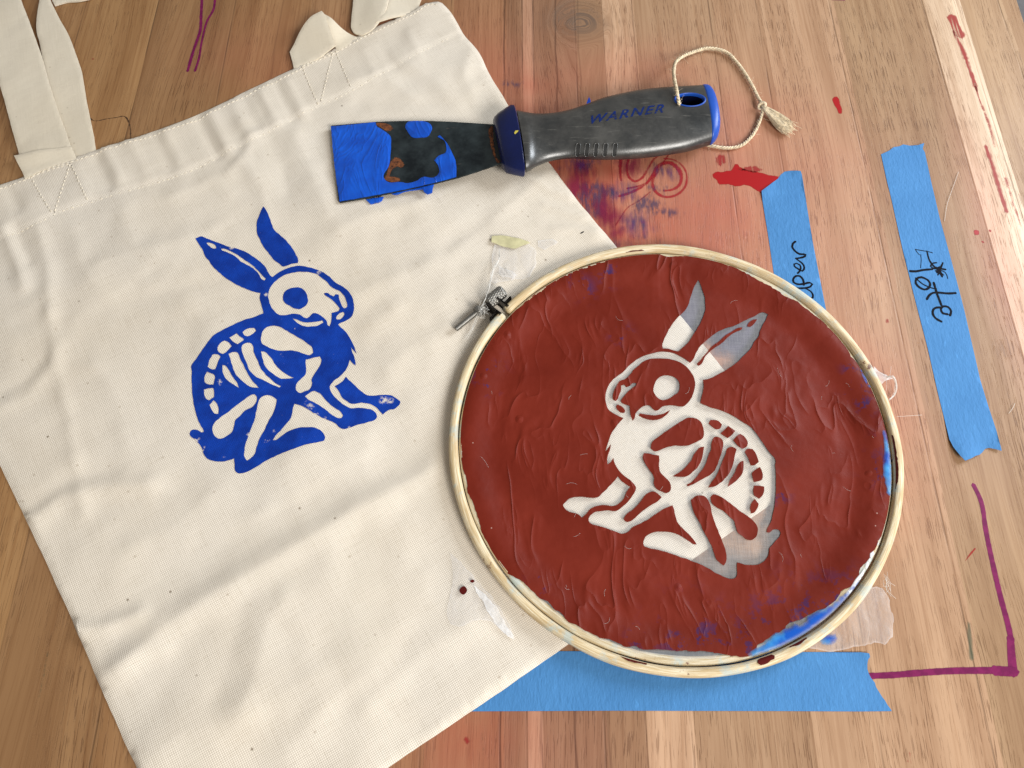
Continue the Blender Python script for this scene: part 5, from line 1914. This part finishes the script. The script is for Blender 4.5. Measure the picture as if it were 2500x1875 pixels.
# cap, collar
cst = [hz((1606, 684), (1692, 1100), .0134, .0098, 2.7), hz((1618, 677), (1704, 1098), .0134, .0104, 2.7), hz((1648, 679), (1726, 1080), .0134, .0104, 2.7), hz((1672, 692), (1742, 1060), .0134, .0099, 2.6), hz((1690, 716), (1752, 1032), .0134, .0089, 2.5), hz((1702, 750), (1757, 1000), .0134, .0072, 2.4)]
loft('end_cap', dense(cst, 4), M['capblue'], kn, K=64)
kst = [((800 + 1488 / 3.687, 80 + 800 / 3.687), (800 + 1565 / 3.687, 80 + 1180 / 3.687), .0105, .0050, 3), ((800 + 1500 / 3.687, 80 + 778 / 3.687), (800 + 1580 / 3.687, 80 + 1215 / 3.687), .0112, .0068, 3),
       ((800 + 1530 / 3.687, 80 + 748 / 3.687), (800 + 1610 / 3.687, 80 + 1243 / 3.687), .0118, .0080, 2.8), ((800 + 1600 / 3.687, 80 + 700 / 3.687), (800 + 1690 / 3.687, 80 + 1262 / 3.687), .0125, .0088, 2.7),
       ((800 + 1645 / 3.687, 80 + 674 / 3.687), (800 + 1745 / 3.687, 80 + 1274 / 3.687), .0130, .0094, 2.6), ((800 + 1672 / 3.687, 80 + 676 / 3.687), (800 + 1770 / 3.687, 80 + 1274 / 3.687), .0132, .0096, 2.6),
       ((800 + 1682 / 3.687, 80 + 690 / 3.687), (800 + 1776 / 3.687, 80 + 1258 / 3.687), .0132, .0090, 2.6)]
loft('collar', kst, M['navy'], kn, K=64)
# tiny yellow chip on the collar
yc = KZ([(1678, 905), (1690, 882), (1718, 880), (1712, 893), (1688, 915)])
V = []
bvc = None
co_ = [o_ for o_ in kn.children if o_.name.startswith('collar')][0]
bm = bmesh.new()
bm.from_mesh(co_.data)
bmesh.ops.triangulate(bm, faces=bm.faces)
bvc = BVHTree.FromBMesh(bm)
bm.free()
for a, b in yc:
    h_ = bvc.ray_cast(CAMP, Vector(ray(a, b)).normalized())[0]
    if h_:
        V.append(tuple(h_ + Vector((0, 0, .0002))))
if len(V) > 2:
    o = obj('paint_chip', mesh_from('paint_chip', V, [tuple(range(len(V)))]), plain('yellow_paint', (.7, .6, .1, 1), .4))
    o.parent = co_

# raised lettering on the handle
fc = bpy.data.curves.new('lettering', 'FONT')
fc.body = 'WARNER'
fc.size = 1.0
fc.shear = .28
fc.offset = .022
fc.space_character = 1.22
fc.resolution_u = 3
to = bpy.data.objects.new('tmp_text', fc)
COL.objects.link(to)
bpy.context.view_layer.update()
tm = bpy.data.meshes.new_from_object(to.evaluated_get(bpy.context.evaluated_depsgraph_get()))
bpy.data.objects.remove(to)
bm = bmesh.new()
bm.from_mesh(tm)
bmesh.ops.triangulate(bm, faces=bm.faces)
bmesh.ops.subdivide_edges(bm, edges=[e for e in bm.edges if e.calc_length() > .2], cuts=2)
bm.to_mesh(tm)
bm.free()
tv = np.array([v.co[:] for v in tm.vertices])
x0_, x1_ = tv[:, 0].min(), tv[:, 0].max()
y0_, y1_ = tv[:, 1].min(), tv[:, 1].max()
for v in tm.vertices:
    u = (v.co.x - x0_) / (x1_ - x0_)
    t = (v.co.y - y0_) / (y1_ - y0_)
    bxp, byp = 762 + u * (1328 - 762), 958 - 112 * u + 22 * u * u
    bxp, byp = bxp + 4 * t, byp - t * 66
    px_, py_ = HZ([(bxp, byp)])[0]
    h_, nn_ = hit(px_, py_)
    if h_ is None:
        h_ = P3(px_, py_, .02)
        nn_ = Vector((0, 0, 1))
    v.co = h_ + nn_ * .00012
le = obj('lettering', tm, M['letter'], None, 'slanted dark blue raised lettering reading WARNER', smooth=False)
le.parent = handle
# thumb grip grooves
for gx_ in (665, 735, 805, 877, 950):
    V, F = [], []
    pts = []
    for k in range(29):
        t = 2 * math.pi * k / 28
        cx_ = gx_ + (17) * math.cos(t)
        cy_ = (1122 if math.sin(t) > 0 else 1190) - 17 * math.sin(t)
        sx = (1156 - cy_) * .10
        h_, nn_ = hit(*HZ([(cx_ + sx, cy_)])[0])
        if h_ is None:
            continue
        pts.append(h_ + nn_ * .0002)
    if len(pts) > 5:
        tube_data(pts, .00045, 6, V, F, cap=False)
        g = obj('grip_ridge', mesh_from('grip_ridge', V, F), M['rubber'])
        g.parent = handle
        V2, F2 = [], []
        for ky in range(9):
            for kx in range(3):
                cx_ = gx_ + (kx - 1) * 11
                cy_ = 1112 + ky / 8 * 88
                h_, nn_ = hit(*HZ([(cx_ + (1156 - cy_) * .10, cy_)])[0])
                V2.append(tuple(h_ + nn_ * .00025) if h_ else V2[-1])
        for ky in range(8):
            for kx in range(2):
                a = ky * 3 + kx
                F2.append((a, a + 1, a + 4, a + 3))
        g2 = obj('groove', mesh_from('groove', V2, F2), M['dark'])
        g2.parent = handle

# ------------------------------------------------------------------ twine
tw = thing('twine_loop', 'loop of frayed jute twine tied through the handle hole of the putty knife', 'twine', tuple(P3(1800, 200, 0)))
tp = HZ([(1472, 868), (1462, 850), (1445, 790), (1428, 700), (1412, 620), (1405, 550), (1420, 480), (1475, 435), (1560, 400), (1650, 375), (1740, 380), (1820, 410), (1890, 480), (1950, 560), (2010, 660), (2055, 750), (2090, 810)])
tz = [.010, .016, .0245, .0260, .0240, .018, .010, .0055, .0035, .0025, .0022, .0020, .0020, .0020, .0020, .0022, .0035]
tp2 = HZ([(2085, 812), (2090, 850), (2075, 915), (2040, 1000), (1990, 1070), (1920, 1125), (1820, 1142), (1720, 1130), (1640, 1112), (1560, 1080)])
tz2 = [.004, .0030, .0020, .0018, .0018, .0018, .0018, .0018, .0018, .0018]


def rope(pts, zs, R, r, name, parent, pitch=.0062):
    c = smooth3([P3(a, b, z) for (a, b), z in zip(pts, zs)], .0005)
    s = np.r_[0, np.cumsum(np.linalg.norm(np.diff(c, axis=0), axis=1))]
    d = np.gradient(c, axis=0)
    d /= np.linalg.norm(d, axis=1)[:, None]
    up = np.array([0, 0, 1.0])
    V, F = [], []
    rr = np.random.RandomState(3)
    jit = np.convolve(rr.normal(size=len(c) + 8), np.ones(9) / 9, 'valid')
    for k in range(3):
        ph = s / pitch * 2 * math.pi + k * 2 * math.pi / 3 + jit * .6
        a = np.cross(d, up)
        a /= np.linalg.norm(a, axis=1)[:, None] + 1e-9
        b = np.cross(a, d)
        q = c + (a * np.cos(ph)[:, None] + b * np.sin(ph)[:, None]) * R * (1 + .15 * jit[:, None])
        tube_data(q, r, 7, V, F)
    # stray fibres
    for i in range(int(s[-1] / .0005)):
        j = rr.randint(0, len(c) - 1)
        p = c[j]
        v = rr.normal(size=3) * .6 + d[j] * rr.choice([-1, 1]) * 1.0
        v /= np.linalg.norm(v)
        L = rr.uniform(.0012, .0036) * (2.0 if rr.rand() < .1 else 1)
        bend = rr.normal(size=3) * .5
        pp = [p + v * L * t + bend * L * t * t + np.array([0, 0, 0]) for t in (0, .33, .66, 1)]
        pp = [np.array([q[0], q[1], max(q[2], .0004)]) for q in pp]
        tube_data(pp, [.00008, .00004], 4, V, F)
    o = obj(name, mesh_from(name, V, F), M['twine'])
    adopt(o, parent)
    return o


rope(tp, tz, .00068, .00058, 'cord', tw)
rope(tp2, tz2, .00066, .00056, 'cord', tw)
# knot: two tight turns
kc = HZ([(2085, 815)])[0]
V, F = [], []
K3 = P3(*kc, .0042)
for ph in (0, .35):
    pts = []
    for k in range(40):
        t = 2 * math.pi * k / 39 * 1.15 + ph
        pts.append(K3 + Vector((math.cos(t) * .0019 + ph * .001, math.sin(t) * .0016 * 1.0, math.sin(t * 1.0 + .8) * .0016 - ph * .001)))
    for q_ in range(3):
        tube_data([p + Vector((math.cos(i * .5 + q_ * 2.1), math.sin(i * .5 + q_ * 2.1), 0)) * .0004 for i, p in enumerate(pts)], .00062, 7, V, F)
o = obj('knot', mesh_from('knot', V, F), M['twine'])
adopt(o, tw)
# the cut end: a brush of fibres
V, F = [], []
e0, e1 = P3(*kc, .0042), P3(1350 + 2040 / 3.511, 80 + 840 / 3.511, .0030)
dv = (e1 - e0)
pv = Vector((-dv.y, dv.x, 0)).normalized()
for i in range(230):
    rr = random.Random(i + 40)
    a, b = rr.gauss(0, .35), rr.uniform(0, 1)
    a = max(-1, min(1, a * 1.6))
    L = rr.uniform(.82, 1.05)
    pts = []
    for k in range(7):
        t = k / 6
        wd = .0010 + .0042 * min(1, t * 1.25)
        q = e0 + dv * L * t + pv * a * wd + Vector((0, 0, (b - .5) * 2 * .0014 * min(1, .4 + t))) + pv * math.sin(t * 5 + i) * .00025
        q.z = max(q.z, .0004)
        pts.append(q)
    if i % 9 == 0:
        pts[-1] = pts[-1] + pv * rr.uniform(-1, 1) * .003 + dv.normalized() * rr.uniform(0, .004)
    tube_data(pts, [.00016, .00016, .00009], 5, V, F)
o = obj('frayed_end', mesh_from('frayed_end', V, F), M['twine'])
adopt(o, tw)

# ------------------------------------------------------------------ loose hairs on the wood
for i, (pp, lab) in enumerate([([(2340, 420), (2322, 470), (2312, 500), (2306, 540)], 'long curved pale fibre on the wood right of the Tote tape'),
                               ([(2478, 985), (2470, 1000), (2462, 1010)], 'short pale fibre on the wood beside the frame edge')]):
    V, F = [], []
    thread(pp, [.0006, .0009, .0005], .00010, V, F, wob=.0001, seed=i)
    o = obj('loose_fibre', mesh_from('loose_fibre', V, F), M['thread'])
    o['label'] = lab
    o['category'] = 'fibre'
    o['group'] = 'loose fibres on the table'
